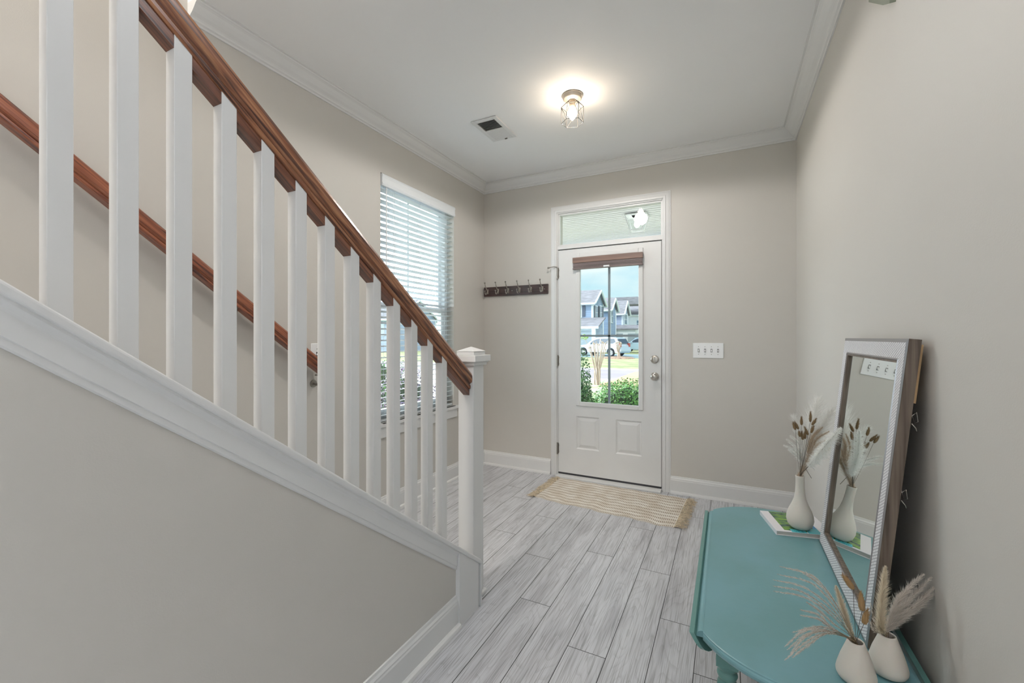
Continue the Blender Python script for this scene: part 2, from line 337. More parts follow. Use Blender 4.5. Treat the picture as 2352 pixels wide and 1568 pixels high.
M['leaf'] = mat('box_leaf', (.10, .30, .05), .4, var=((14, 14, 14), 0, (.035, .16, .035), (.22, .46, .10)))
M['leaf2'] = mat('holly_leaf', (.10, .25, .08), .35, var=((14, 14, 14), 0, (.03, .11, .04), (.20, .36, .13)))
M['leafp'] = mat('plum_leaf', (.28, .12, .22), .5, var=((9, 9, 9), 0, (.10, .07, .16), (.55, .42, .55)))
M['leafy'] = mat('young_leaf', (.35, .55, .12), .5)
M['porch'] = mat('porch_white', (.93, .92, .94), .5)
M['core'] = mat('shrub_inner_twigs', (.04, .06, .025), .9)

# ------------------------------------------------------------------ room shell
# floor: one plank pattern
def floor():
    m = MB(); cols = []
    gap = .0014; P0, L_ = .157, 1.237; x = -.43-.157*13
    known = {-1: 3.252, -2: 2.401, -3: 1.665, -4: 2.455, -5: 1.868, -6: 2.266, -7: 2.785, -8: 2.455, -9: 3.026, -10: 3.23, 0: 2.017, 1: 1.743}
    x0s = -.272
    for k in range(-14, 34):
        a = x0s+(k)*P0; b = a+P0
        a, b = max(a, -2.18), min(b, 4.5)
        if b-a < .01: continue
        # row index of the seam list: k=-1 is the row right of x=-.43
        j = {-1: 2.401, -2: 1.665, -3: 2.455, -4: 1.868, -5: 2.266, -6: 2.785, -7: 2.455, -8: 3.026, -9: 3.23, 0: 2.017, 1: 1.743}.get(k)
        if j is None: j = R.uniform(1, 2.2)
        ys = []; y = j
        while y > -6: y -= L_
        while y < 3.69+L_: ys.append(y); y += L_
        for q in ys:
            y0, y1 = max(q, -6), min(q+L_, D_)
            if y1-y0 < .005: continue
            m.add([(a+gap, y0+gap, 0), (b-gap, y0+gap, 0), (b-gap, y1-gap, 0), (a+gap, y1-gap, 0)], [(0, 1, 2, 3)])
            cols.append((R.random(), R.random(), 0, 1))
    n = len(m.f)
    m.box(-2.18, 4.5, -6, D_+.15, -.12, -.0012)
    o = m.build('floor', M['floor'])
    me = o.data; me.materials.append(M['dark'])
    ca = me.color_attributes.new('plank', 'FLOAT_COLOR', 'CORNER')
    for i, p in enumerate(me.polygons):
        c = cols[i] if i < n else (0, 0, 0, 1)
        if i >= n: p.material_index = 1
        for li in p.loop_indices: ca.data[li].color = c
    struct(o, 'light grey wood plank floor of the entry hall', 'floor')
floor()

def holed_wall(m, axis, c0, c1, u0, u1, z0, z1, holes):
    """wall box along u with rectangular holes (ua, ub, za, zb); c = thickness range"""
    def bx(a, b, p, q):
        if b-a < 1e-4 or q-p < 1e-4: return
        if axis == 'x': m.box(c0, c1, a, b, p, q)
        else: m.box(a, b, c0, c1, p, q)
    cur = u0
    for (ua, ub, za, zb) in sorted(holes):
        bx(cur, ua, z0, z1); bx(ua, ub, z0, za); bx(ua, ub, zb, z1); cur = ub
    bx(cur, u1, z0, z1)
WY0, WY1, WZ0, WZ1 = 2.262, 3.163, .655, 2.425
DX0, DX1, DZ1 = -1.402, -.471, 2.405
m = MB(); holed_wall(m, 'x', -2.33, -A_, -6.15, D_+.15, -.12, 5.4, [(WY0, WY1, WZ0, WZ1)]); struct(m.build('wall_left', M['wall']), 'beige wall with the blind covered window', 'wall')
m = MB(); holed_wall(m, 'y', D_, D_+.15, -A_, 4.65, -.12, 2.9, [(DX0, DX1, -.02, DZ1)]); struct(m.build('wall_back', M['wall']), 'beige wall around the front door', 'wall')
m = MB(); m.box(B_, B_+.12, -1.0, D_, -.12, 2.9); struct(m.build('wall_right', M['wall']), 'beige wall behind the leaning mirror', 'wall')
m = MB(); m.box(B_+.12, 4.5, -1.0, -.88, 0, H_); struct(m.build('wall_living', M['wall']), 'beige wall of the living room behind', 'wall')
m = MB(); holed_wall(m, 'y', -6.15, -6, -2.18, 4.65, -.12, 2.9, [(-1.72, .52, .68, 2.42), (1.48, 3.72, .68, 2.42)]); struct(m.build('wall_rear', M['wall']), 'beige rear wall with two wide windows', 'wall')
m = MB(); holed_wall(m, 'x', 4.5, 4.65, -6, D_, -.12, 2.9, [(-4.52, -2.28, .68, 2.42)]); struct(m.build('wall_side', M['wall']), 'beige side wall of the living room', 'wall')
m = MB(); m.box(-2.18, 4.5, 1.06, D_, H_, H_+.13); m.box(-1.06, 4.5, -6, 1.06, H_, H_+.13); m.box(-2.18, -1.06, -6, -1.75, H_, H_+.13)
struct(m.build('ceiling', M['ceil']), 'smooth white ceiling of the entry hall', 'ceiling')
m = MB(); m.box(-1.06, -.96, -3.2, 1.16, H_+.13, 5.4); m.box(-2.18, -1.06, 1.06, 1.16, H_+.13, 5.4); m.box(-2.18, -.96, -3.3, -3.2, H_+.13, 5.4)
struct(m.build('wall_stairwell', M['wall']), 'beige upper walls around the stair opening', 'wall')
m = MB(); m.box(-2.18, -.96, -3.3, 1.16, 5.3, 5.4); struct(m.build('ceiling_upper', M['ceil']), 'white ceiling above the stairs', 'ceiling')

# mouldings: profile (d from wall, z), wall run p0->p1, inward normal n, mitres
def moulding(name, prof, p0, p1, n, mi0=0, mi1=0, m_=None, label='', z=0):
    p0 = Vector((*p0, 0)); p1 = Vector((*p1, 0)); n = Vector((*n, 0)); t = (p1-p0).normalized()
    A = [p0+n*d+t*(d*mi0)+Vector((0, 0, z+h)) for d, h in prof]; Bv = [p1+n*d-t*(d*mi1)+Vector((0, 0, z+h)) for d, h in prof]
    mb = MB(); mb.prism(A, Bv)
    o = mb.build(name, m_ or M['trim'])
    struct(o, label, 'moulding'); return o
crown = [(0, 0), (0, -.083), (.008, -.083), (.010, -.074), (.018, -.070), (.020, -.062), (.026, -.056), (.040, -.046), (.054, -.032), (.064, -.020), (.072, -.014), (.076, -.012), (.078, -.006), (.089, -.005), (.089, 0)]
moulding('trim_1', crown, (-A_, 1.06), (-A_, D_), (1, 0), 0, 1, label='white crown moulding on the left wall', z=H_)
moulding('trim_2', crown, (-A_, D_), (B_, D_), (0, -1), 1, 1, label='white crown moulding over the front door', z=H_)
moulding('trim_3', crown, (B_, D_), (B_, -1.0), (-1, 0), 1, 0, label='white crown moulding on the right wall', z=H_)
base = [(0, 0), (.032, 0), (.032, .006), (.029, .016), (.022, .020), (.014, .021), (.014, .105), (.012, .112), (.012, .118), (.007, .126), (.005, .136), (0, .138)]
moulding('baseboard_left', base, (-A_, 1.80), (-A_, D_), (1, 0), 0, 1, label='white baseboard under the window')
moulding('baseboard_back', base, (-A_, D_), (-1.461, D_), (0, -1), 1, 0, label='white baseboard left of the front door')
moulding('baseboard_front', base, (-.414, D_), (B_, D_), (0, -1), 0, 1, label='white baseboard right of the front door')
moulding('baseboard_right', base, (B_, D_), (B_, -1.0), (-1, 0), 1, 0, label='white baseboard behind the teal table')

# ------------------------------------------------------------------ stairs
CAPK, CAPM = .2035, .765                                 # cap top: z = CAPK + CAPM*(1.75-Y)
def capz(y): return CAPK+CAPM*(1.75-y)
KX = -1.062
poly = [(-1.85, 0), (1.56, 0), (1.56, capz(1.56)-.02), (-1.60, capz(-1.60)-.02), (-1.85, H_)]
poly = [(-1.85, 0), (1.56, 0), (1.56, capz(1.56)-.02), (-1.55, capz(-1.55)-.02), (-1.62, H_), (-1.85, H_)]
m = MB(); m.prism([(KX, y, z) for y, z in poly], [(-1.165, y, z) for y, z in poly])
struct(m.build('wall_stair', M['wall']), 'beige knee wall closing the side of the stairs', 'wall')
m = MB(); m.box(-1.165, KX, -6, -1.85, 0, H_); struct(m.build('wall_understair', M['wall']), 'beige wall continuing behind the stairs', 'wall')
def slanted(m, x0, x1, y0, y1, f, t0, t1):              # box sheared along the stair slope, vertical offsets t0..t1
    A = [(x0, y0, f(y0)+t0), (x1, y0, f(y0)+t0), (x1, y0, f(y0)+t1), (x0, y0, f(y0)+t1)]
    Bv = [(x0, y1, f(y1)+t0), (x1, y1, f(y1)+t0), (x1, y1, f(y1)+t1), (x0, y1, f(y1)+t1)]
    m.prism(A, Bv)
m = MB(); slanted(m, -1.195, -1.035, -1.5, 1.735, capz, -.024, 0)
struct(m.build('trim_4', M['trim'], bevel=.006, seg=3), 'white sloping cap on the stair knee wall', 'moulding')
# sloping apron with a small cove under the cap
ap = [(0, -.024), (.020, -.024), (.020, -.030), (.013, -.040), (.010, -.046), (.010, -.088), (.007, -.090), (.007, -.103), (.004, -.107), (0, -.107)]
y0, y1 = -1.5, 1.552
m = MB(); m.prism([(KX+d, y0, capz(y0)+h) for d, h in ap], [(KX+d, y1, capz(y1)+h) for d, h in ap])
struct(m.build('trim_5', M['trim']), 'white sloping apron board under the cap', 'moulding')
# end post panel of the knee wall
def panel_end():
    m = MB(); x1 = -1.042
    A = [(1.555, 0), (1.716, 0), (1.716, capz(1.716)-.024), (1.555, capz(1.555)-.024)]
    m.prism([(x1, y, z) for y, z in A], [(-1.185, y, z) for y, z in A])
    A = [(1.716, 0), (1.735, 0), (1.735, capz(1.735)-.024), (1.716, capz(1.716)-.024)]
    m.prism([(x1-.012, y, z) for y, z in A], [(-1.185, y, z) for y, z in A])
    A = [(1.724, 0), (1.737, 0), (1.737, capz(1.737)-.022), (1.724, capz(1.724)-.022)]
    m.prism([(x1+.006, y, z) for y, z in A], [(-1.19, y, z) for y, z in A])
    struct(m.build('trim_6', M['trim'], bevel=.0015), 'white panelled end of the knee wall', 'moulding')
panel_end()
moulding('baseboard_stair', base, (KX, 1.556), (KX, -5.9), (1, 0), 0, 0, label='white baseboard along the knee wall')
def stairs():
    t = thing('staircase', (-1.67, 1.7, 0), 'white staircase rising toward the camera behind the knee wall', 'staircase')
    r, g = .19, .25
    for i in range(1, 15):
        yf = 1.72-g*(i-1); z = r*i
        MB().box(-2.176, -1.169, yf-g-.01, yf+.022, z-.028, z).build('tread', M['trim'], t, bevel=.006)
        MB().box(-2.176, -1.169, yf-.012, yf, z-r, z-.028).build('riser', M['trim'], t)
    f = lambda y: .19+.76*(1.72-y)
    m = MB(); slanted(m, -2.179, -2.166, -1.6, 1.72, f, -.19, .12); m.build('skirt_board', M['trim'], t)
stairs()
# railing
def railing():
    t = thing('stair_railing', (-1.118, 1.0, .78), 'white balustrade with stained oak handrail and capped newel post', 'railing')
    zb = lambda y: 1.147+.757*(1.556-y)                # underside of the rail
    c = -1.118
    prof = [(-.020, 0), (.020, 0), (.024, .006), (.024, .016), (.019, .022), (.024, .028), (.031, .032), (.033, .044), (.033, .062), (.029, .074), (.020, .082), (.008, .087), (-.008, .087), (-.020, .082), (-.029, .074), (-.033, .062), (-.033, .044), (-.031, .032), (-.024, .028), (-.019, .022), (-.024, .016), (-.024, .006)]
    y0, y1 = -.5, 1.727
    m = MB(); m.prism([(c+a, y0, zb(y0)+b) for a, b in prof], [(c+a, y1, zb(y1)+b) for a, b in prof])
    m.build('handrail', M['oak'], t)
    ys = [1.544-.0999*i for i in range(14)]
    wd = .036
    for i, yr in enumerate(ys):
        A = [(-1.10, yr-wd), (-1.10, yr), (-1.136, yr), (-1.136, yr-wd)]
        MB().prism([(x, y, capz(y)-.002) for x, y in A], [(x, y, zb(y)+.004) for x, y in A]).build('baluster', M['trim'], t, bevel=.001, seg=1)
    # oak fillets between the balusters
    ed = [1.727]+[v for yr in ys for v in (yr, yr-wd)]
    for i in range(0, len(ed)-1, 2):
        a, b = ed[i+1], ed[i]
        A = [(-1.101, -.030), (-1.101, .003), (-1.135, .003), (-1.135, -.030)]
        m = MB(); m.prism([(x, a+.0005, zb(a)+h) for x, h in A], [(x, b-.0005, zb(b)+h) for x, h in A])
        m.build('fillet', M['oakdark'], t)
    # newel post
    m = MB(); X0, X1, Y0, Y1 = -1.166, -1.080, 1.730, 1.824
    m.box(X0, X1, Y0, Y1, .0, 1.150); nb = m.build('newel_post', M['trim'], t, bevel=.002)
    m = MB(); m.box(X0-.012, X1+.012, Y0-.012, Y1+.012, 1.130, 1.142); m.box(X0-.018, X1+.018, Y0-.018, Y1+.018, 1.142, 1.148)
    m.box(X0-.026, X1+.026, Y0-.026, Y1+.026, 1.148, 1.178)
    a, b, c_, d = X0-.006, X1+.006, Y0-.006, Y1+.006
    m.box(a, b, c_, d, 1.178, 1.197)
    m.add([(a-.002, c_-.002, 1.197), (b+.002, c_-.002, 1.197), (b+.002, d+.002, 1.197), (a-.002, d+.002, 1.197), ((a+b)/2, (c_+d)/2, 1.219)], [(0, 1, 4), (1, 2, 4), (2, 3, 4), (3, 0, 4)])
    m.build('newel_cap', M['trim'], nb, bevel=.0015)
    m = MB(); m.box(X0-.012, X1+.014, Y0, Y1+.014, 0, .02); m.build('shoe_moulding', M['trim'], nb, bevel=.006)
railing()
def wall_rail():
    t = thing('wall_handrail', (-2.12, 1.0, 1.7), 'stained oak handrail bracketed to the left wall', 'handrail')
    zt = lambda y: 2.052-.7525*(y-.489)
    c = -2.115
    prof = [(-.020, -.083), (.020, -.083), (.024, -.077), (.024, -.068), (.019, -.062), (.024, -.055), (.029, -.050), (.030, -.030), (.029, -.014), (.022, -.004), (.008, 0), (-.008, 0), (-.022, -.004), (-.029, -.014), (-.029, -.05), (-.019, -.062), (-.024, -.077)]
    y0, y1 = -1.1, 1.745
    m = MB(); m.prism([(c+a, y0, zt(y0)+b) for a, b in prof], [(c+a, y1, zt(y1)+b) for a, b in prof]); m.build('rail', M['oak2'], t)
    for yb in (.35, 1.235, 1.715):
        z = zt(yb)-.083
        m = MB(); m.tube([(-2.176, yb, z-.055), (-2.150, yb, z-.060), (-2.125, yb, z-.045), (c, yb, z-.018), (c, yb, z+.002)], .0065, 8)
        m.tube([(-2.180, yb, z-.055), (-2.174, yb, z-.055)], .022, 16); m.box(c-.014, c+.014, yb-.03, yb+.03, z-.004, z+.003)
        m.build('bracket', M['nickel_dark'], t)
wall_rail()

# ------------------------------------------------------------------ window 1 with blind
def window():
    t = bpy.data.objects.new('window_1', None); COL.objects.link(t); t.location = (-2.28, (WY0+WY1)/2, WZ0); struct(t, 'tall white double hung window behind the blind', 'window')
    xo, xi = -2.33, -2.26
    m = MB(); e = .045
    holed = lambda a, b, za, zb, x0, x1, w_: (m.box(x0, x1, a, a+w_, za, zb), m.box(x0, x1, b-w_, b, za, zb), m.box(x0, x1, a+w_, b-w_, za, za+w_), m.box(x0, x1, a+w_, b-w_, zb-w_, zb))
    holed(WY0, WY1, WZ0, WZ1, -2.335, -2.255, .035); m.build('frame', M['vinyl'], t, bevel=.003)
    zm = 1.50
    m = MB(); holed(WY0+.035, WY1-.035, zm-.02, WZ1-.035, -2.32, -2.295, .04); m.box(-2.312, -2.303, 2.69, 2.708, zm+.02, WZ1-.075)
    s1 = m.build('upper_sash', M['vinyl'], t, bevel=.002)
    m = MB(); m.box(-2.309, -2.306, WY0+.075, WY1-.075, zm+.02, WZ1-.075); m.build('pane', M['glass'], s1)
    m = MB(); holed(WY0+.035, WY1-.035, WZ0+.035, zm+.02, -2.292, -2.262, .045); m.box(-2.282, -2.272, 2.69, 2.708, WZ0+.08, zm-.025); m.box(-2.262, -2.25, 2.66, 2.74, zm+.02, zm+.03)
    s2 = m.build('lower_sash', M['vinyl'], t, bevel=.002)
    m = MB(); m.box(-2.279, -2.276, WY0+.08, WY1-.08, WZ0+.08, zm-.025); m.build('pane', M['glass'], s2)
    m = MB(); m.box(-2.255, -2.150, WY0-.0, WY1+.0, WZ0-.002, WZ0+.002); m.box(-2.18, -2.150, WY0-.05, WY1+.05, WZ0-.024, WZ0+.002); m.build('sill', M['trim'], t, bevel=.003)
    m = MB(); m.box(-2.18, -2.164, WY0-.03, WY1+.03, WZ0-.10, WZ0-.024); m.build('apron', M['trim'], t, bevel=.003)
window()
def blind():
    t = thing('window_blind', (-2.2, 2.71, WZ1), 'white slatted blind lowered in the left wall window', 'blind')
    a, b = WY0+.006, WY1-.006
    m = MB()
    pr = [(-2.187, WZ1-.008), (-2.166, WZ1-.008), (-2.162, WZ1-.02), (-2.166, WZ1-.035), (-2.166, WZ1-.065), (-2.162, WZ1-.078), (-2.168, WZ1-.088), (-2.187, WZ1-.088)]
    m.prism([(x, a-.004, z) for x, z in pr], [(x, b+.004, z) for x, z in pr]); m.build('valance', M['vinyl'], t)
    MB().box(-2.245, -2.190, a, b, WZ1-.055, WZ1-.004).build('headrail', M['slat'], t)
    zs = []; z = WZ1-.105
    m = MB()
    while z > WZ0+.04:
        zs.append(z)
        n = 5; xs = [-2.242+.050*i/(n-1) for i in range(n)]; cz = [.0024*(1-((i-2)/2)**2)+.004*(i-2)/2 for i in range(n)]
        top = [(x, z+c+.0015) for x, c in zip(xs, cz)]; bot = [(x, z+c-.0015) for x, c in zip(xs, cz)][::-1]
        pr = top+bot; m.prism([(x, a, q) for x, q in pr], [(x, b, q) for x, q in pr]); z -= .0415
    m.build('slats', M['slat'], t)
    MB().box(-2.244, -2.190, a, b, WZ0+.008, WZ0+.022).build('bottom_rail', M['slat'], t, bevel=.003)
    m = MB()
    for y in (a+.09, (a+b)/2, b-.09):
        for x in (-2.243, -2.191):
            m.tube([(x, y, WZ1-.06), (x, y, WZ0+.02)], .0009, 5)
        for z in zs: m.tube([(-2.243, y, z-.003), (-2.191, y, z-.001)], .0006, 4, cap=False)
    m.build('ladder_cord', M['slat'], t)
    for dy in (.125, .14):
        MB().tube([(-2.184, a+dy, WZ1-.06), (-2.184, a+dy+.003, 1.2)], .0012, 6).build('pull_cord', M['slat'], t)
    MB().tube([(-2.183, a+.055, WZ1-.06), (-2.183, a+.055, 1.55)], .004, 8).build('tilt_wand', M['plastic'], t)
blind()

# ------------------------------------------------------------------ front door with transom
def door():
    d = bpy.data.objects.new('door_1', None); COL.objects.link(d); d.location = (-.936, D_, 0); struct(d, 'white front door with glass upper half and two lower panels', 'door')
    x0, x1, z0, z1 = -1.386, -.487, .034, 2.057; yf = D_-.004; yb = D_+.04
    gx0, gx1, gz0, gz1 = -1.186, -.661, .680, 1.985        # clear opening
    # slab with recessed panels
    m = MB(); P = [(-1.215, -1.006, .262, .556), (-.860, -.643, .262, .556)]
    xs = sorted({x0, x1, gx0, gx1, *[v for p in P for v in p[:2]]}); zs = sorted({z0, z1, gz0, gz1, .262, .556})
    for i in range(len(xs)-1):
        for k in range(len(zs)-1):
            a, b, c, e = xs[i], xs[i+1], zs[k], zs[k+1]; cx, cz = (a+b)/2, (c+e)/2
            if gx0 < cx < gx1 and gz0 < cz < gz1: continue
            inp = any(p[0] < cx < p[1] and p[2] < cz < p[3] for p in P)
            if not inp: m.add([(a, yf, c), (b, yf, c), (b, yf, e), (a, yf, e)], [(0, 1, 2, 3)])
            m.add([(a, yb, c), (b, yb, c), (b, yb, e), (a, yb, e)], [(3, 2, 1, 0)])
    for p in P:
        def loop(o, y): return [(p[0]+o, y, p[2]+o), (p[1]-o, y, p[2]+o), (p[1]-o, y, p[3]-o), (p[0]+o, y, p[3]-o)]
        Ls = [loop(0, yf), loop(.004, yf+.004), loop(.010, yf+.009), loop(.016, yf+.009), loop(.040, yf+.002)]
        for A, Bv in zip(Ls, Ls[1:]): m.prism(A, Bv, caps=False)
        m.add(Ls[-1], [(0, 1, 2, 3)])
    for (a, b) in ((x0, x1),):
        m.prism([(a, yf, z0), (b, yf, z0), (b, yf, z1), (a, yf, z1)], [(a, yb, z0), (b, yb, z0), (b, yb, z1), (a, yb, z1)], caps=False)
    m.prism([(gx0, yf, gz0), (gx1, yf, gz0), (gx1, yf, gz1), (gx0, yf, gz1)], [(gx0, yb, gz0), (gx1, yb, gz0), (gx1, yb, gz1), (gx0, yb, gz1)], caps=False)
    slab = m.build('slab', M['doorp'], d)
    # lite frame
    m = MB(); o = .030
    for (a, b, c, e) in ((gx0-o, gx0+.008, gz0-o, gz1+o), (gx1-.008, gx1+o, gz0-o, gz1+o)): m.box(a, b, yf-.011, yf+.006, c, e)
    for (c, e) in ((gz0-o, gz0+.008), (gz1-.008, gz1+o)): m.box(gx0+.008, gx1-.008, yf-.011, yf+.006, c, e)
    m.build('glass_frame', M['doorp'], d, bevel=.005, seg=3)
    MB().box(gx0, gx1, yf+.012, yf+.026, gz0, gz1).build('glass', M['glass'], d)
    m = MB(); m.box(-.935, -.916, yf+.028, yf+.040, gz0, gz1)
    m.box(gx0, gx1, yf+.028, yf+.040, 1.268, 1.286); m.build('muntin', mat('muntin_backlit', (.28, .31, .35), .4), d)  # shade of the backlit bars is put into the muntin colour
    # weather gap, sweep and threshold
    m = MB(); m.box(x0-.006, x0, yf+.005, yb, z0, z1+.006); m.box(x1, x1+.006, yf+.005, yb, z0, z1+.006); m.box(x0, x1, yf+.005, yb, z1, z1+.006); m.box(x0, x1, yf-.001, yb, z0-.016, z0)
    m.build('weatherstrip', M['rubber'], d)
    m = MB(); m.box(DX0+.012, DX1-.012, D_-.075, D_+.14, 0, .018); m.build('threshold', M['trim'], d, bevel=.004)
    # hinges
    for z in (1.85, 1.05, .248):
        m = MB(); m.tube([(x0-.007, yf-.006, z-.05), (x0-.007, yf-.006, z+.05)], .0065, 10)
        for k in (-.05, -.017, .017, .05): m.tube([(x0-.007, yf-.006, z+k-.001), (x0-.007, yf-.006, z+k+.001)], .008, 10)
        m.box(x0, x0+.006, yf-.002, yf+.01, z-.045, z+.045)
        for k in (-.028, .028): m.tube([(x0+.006, yf-.002, z+k), (x0+.006, yf-.006, z+k)], .004, 8)
        m.build('hinge', M['nickel_dark'], d)
    m = MB(); m.tube([(x0-.007, yf-.010, 1.905), (x0-.03, yf-.03, 1.91), (x0-.075, yf-.045, 1.900)], .0035, 8); m.tube([(x0-.070, yf-.043, 1.901), (x0-.088, yf-.049, 1.898)], .0075, 10)
    m.build('hinge_stop', M['nickel_dark'], d)
    # deadbolt and knob
    xk = -.539
    def rnd(prof, z, name, par=d, mt=M['nickel']):
        Mx = Matrix.Translation((xk, yf, z)) @ Matrix.Rotation(math.pi/2, 4, 'X')
        mm = MB(); mm.lathe(prof, (0, 0, 0), 28, M=Mx); return mm.build(name, mt, par)
    db = rnd([(0, 0), (.034, 0), (.034, .006), (.030, .011), (.024, .013), (.0, .014)], 1.081, 'deadbolt')
    m = MB(); m.box(xk-.004, xk+.004, yf-.030, yf-.012, 1.081-.019, 1.081+.019); m.build('thumb_turn', M['nickel'], db, bevel=.003)
    kn = rnd([(0, 0), (.034, 0), (.034, .005), (.028, .010), (.013, .014), (.012, .030), (.018, .036), (.027, .044), (.029, .052), (.026, .060), (.016, .065), (.006, .066), (.0, .066)], .940, 'knob')
    m = MB(); m.box(xk-.007, xk+.007, yf-.070, yf-.064, .937, .943); m.build('lock_button', M['nickel_dark'], kn)
    # transom: frame and glass
    m = MB(); ty = D_+.03
    m.box(DX0, DX1, D_-.002, D_+.10, 2.067, 2.100)        # mullion bar
    m.box(DX0, DX0+.013, D_+.0, D_+.11, 0, 2.067); m.box(DX1-.013, DX1, D_+.0, D_+.11, 0, 2.067)
    m.build('frame', M['trim'], d, bevel=.002)
    t = bpy.data.objects.new('window_2', None); COL.objects.link(t); t.location = (-.936, D_, 2.1); struct(t, 'narrow white transom window over the front door', 'window')
    a, b, c, e = DX0, DX1, 2.100, DZ1
    m = MB(); w_ = .022
    for (x_a, x_b, z_a, z_b) in ((a, a+w_, c, e), (b-w_, b, c, e), (a+w_, b-w_, c, c+.012), (a+w_, b-w_, e-.024, e)): m.box(x_a, x_b, D_+.012, D_+.05, z_a, z_b)
    w2 = .010
    for (x_a, x_b, z_a, z_b) in ((a, a+w2, c, e), (b-w2, b, c, e), (a+w2, b-w2, e-w2, e)): m.box(x_a, x_b, D_-.003, D_+.012, z_a, z_b)
    m.build('frame', M['trim'], t, bevel=.002)
    MB().box(a+w_, b-w_, D_+.03, D_+.036, c+.012, e-.024).build('pane', M['glass'], t)
    # casing
    prof = [(0, 0), (.0, -.011), (.006, -.016), (.018, -.016), (.022, -.012), (.046, -.009), (.052, -.006), (.058, -.006), (.060, 0)]
    def cas(nm, lab, P0, P1, out0, out1):
        A = [Vector(P0)+Vector((out0[0]*u, q, out0[1]*u)) for u, q in prof]; Bv = [Vector(P1)+Vector((out1[0]*u, q, out1[1]*u)) for u, q in prof]
        mm = MB(); mm.prism(A, Bv); struct(mm.build(nm, M['trim']), lab, 'door casing')
    a, b, e = DX0+.002, DX1-.002, DZ1-.002
    cas('trim_7', 'white casing on the left side of the front door', (a, D_, 0), (a, D_, e), (-1, 0), (-1, 1))
    cas('trim_8', 'white casing on the right side of the front door', (b, D_, 0), (b, D_, e), (1, 0), (1, 1))
    cas('trim_9', 'white head casing above the transom', (a, D_, e), (b, D_, e), (-1, 1), (1, 1))
door()
def door_blind():
    t = thing('door_blind', (-.937, 3.66, 1.98), 'small brown blind raised at the top of the door glass', 'blind')
    x0, x1 = -1.236, -.630
    MB().box(x0, x1, 3.640, 3.685, 1.925, 1.972).build('headrail', M['brownblind'], t, bevel=.002)
    m = MB()
    for i in range(7):
        z = 1.922-i*.0062; m.box(x0+.004, x1-.004, 3.643+.002*(i % 2), 3.683, z-.0045, z)
    m.build('stacked_slats', M['greyblind'], t)
    MB().box(x0, x1, 3.641, 3.684, 1.868, 1.878).build('bottom_rail', M['greyblind'], t, bevel=.002)
    m = MB(); m.box(-.955, -.905, 3.634, 3.642, 1.871, 1.884); m.tube([(-.95, 3.636, 1.876), (-.91, 3.636, 1.879)], .006, 8); m.build('hold_down_clip', M['plastic'], t)
door_blind()

# ------------------------------------------------------------------ wall fittings
def hooks():
    t = thing('coat_rack', (-1.829, D_, 1.71), 'dark wooden rack with six metal coat hooks left of the door', 'coat rack')
    MB().box(-2.170, -1.485, D_-.018, D_, 1.667, 1.759).build('board', M['rack'], t, bevel=.003)
    for x in (-2.147+.022, -2.029+.022, -1.917+.020, -1.795+.020, -1.675+.020, -1.559+.020):
        y = D_-.018
        m = MB(); m.box(x-.009, x+.009, y-.004, y, 1.690, 1.738)
        m.tube([(x, y-.004, 1.722), (x, y-.022, 1.735), (x, y-.045, 1.762), (x, y-.060, 1.790)], [.006, .005, .0045, .004], 8)
        m.tube([(x, y-.004, 1.715), (x, y-.020, 1.695), (x, y-.038, 1.684), (x, y-.052, 1.692), (x, y-.056, 1.712)], [.006, .006, .005, .005, .0045], 8)
        hk = m.build('hook', M['nickel'], t)
        for c in ((x, y-.061, 1.794), (x, y-.056, 1.716)):
            r = .0085; m = MB(); m.lathe([(0, -r), (r*.7, -r*.7), (r, 0), (r*.7, r*.7), (0, r)], c, 12)
            m.build('hook_tip', M['nickel_dark'], hk)
    for x in (-1.855, -1.518):
        m = MB(); m.tube([(x, D_-.018, 1.713), (x, D_-.021, 1.713)], .004, 10); m.build('screw', M['nickel'], t)
hooks()
def plates():
    t = thing('light_switch', (-.137, D_, 1.16), 'white four toggle switch plate right of the front door', 'light switch')
    MB().box(-.246, -.028, D_-.006, D_, 1.100, 1.219).build('plate', M['plastic'], t, bevel=.003)
    for k in range(4):
        x = -.206+.0463*k
        s = MB().box(x-.0058, x+.0058, D_-.0062, D_-.003, 1.146, 1.173).build('toggle_slot', M['dark'], t)
        MB().add([(x-.0035, D_-.006, 1.151), (x+.0035, D_-.006, 1.151), (x+.0035, D_-.006, 1.169), (x-.0035, D_-.006, 1.169), (x-.003, D_-.016, 1.149), (x+.003, D_-.016, 1.149), (x+.003, D_-.016, 1.156), (x-.003, D_-.016, 1.156)],
                 [(0, 1, 2, 3), (4, 7, 6, 5), (0, 4, 5, 1), (1, 5, 6, 2), (2, 6, 7, 3), (3, 7, 4, 0)]).build('toggle', M['plastic'], s)
        for z in (1.130, 1.189): MB().tube([(x, D_-.006, z), (x, D_-.0072, z)], .0028, 10).build('screw', M['nickel_dark'], t)
    t = thing('light_switch', (-A_, 1.737, 1.16), 'white single toggle switch plate on the wall above the wall handrail end', 'light switch')
    MB().box(-A_, -A_+.006, 1.697, 1.777, 1.100, 1.228).build('plate', M['plastic'], t, bevel=.003)
    s = MB().box(-A_+.004, -A_+.0063, 1.731, 1.743, 1.151, 1.177).build('toggle_slot', M['dark'], t)
    MB().box(-A_+.005, -A_+.016, 1.734, 1.740, 1.158, 1.168).build('toggle', M['plastic'], s)
    for z in (1.195, 1.133): MB().tube([(-A_+.006, 1.737, z), (-A_+.0072, 1.737, z)], .0028, 10).build('screw', M['nickel_dark'], t)
plates()
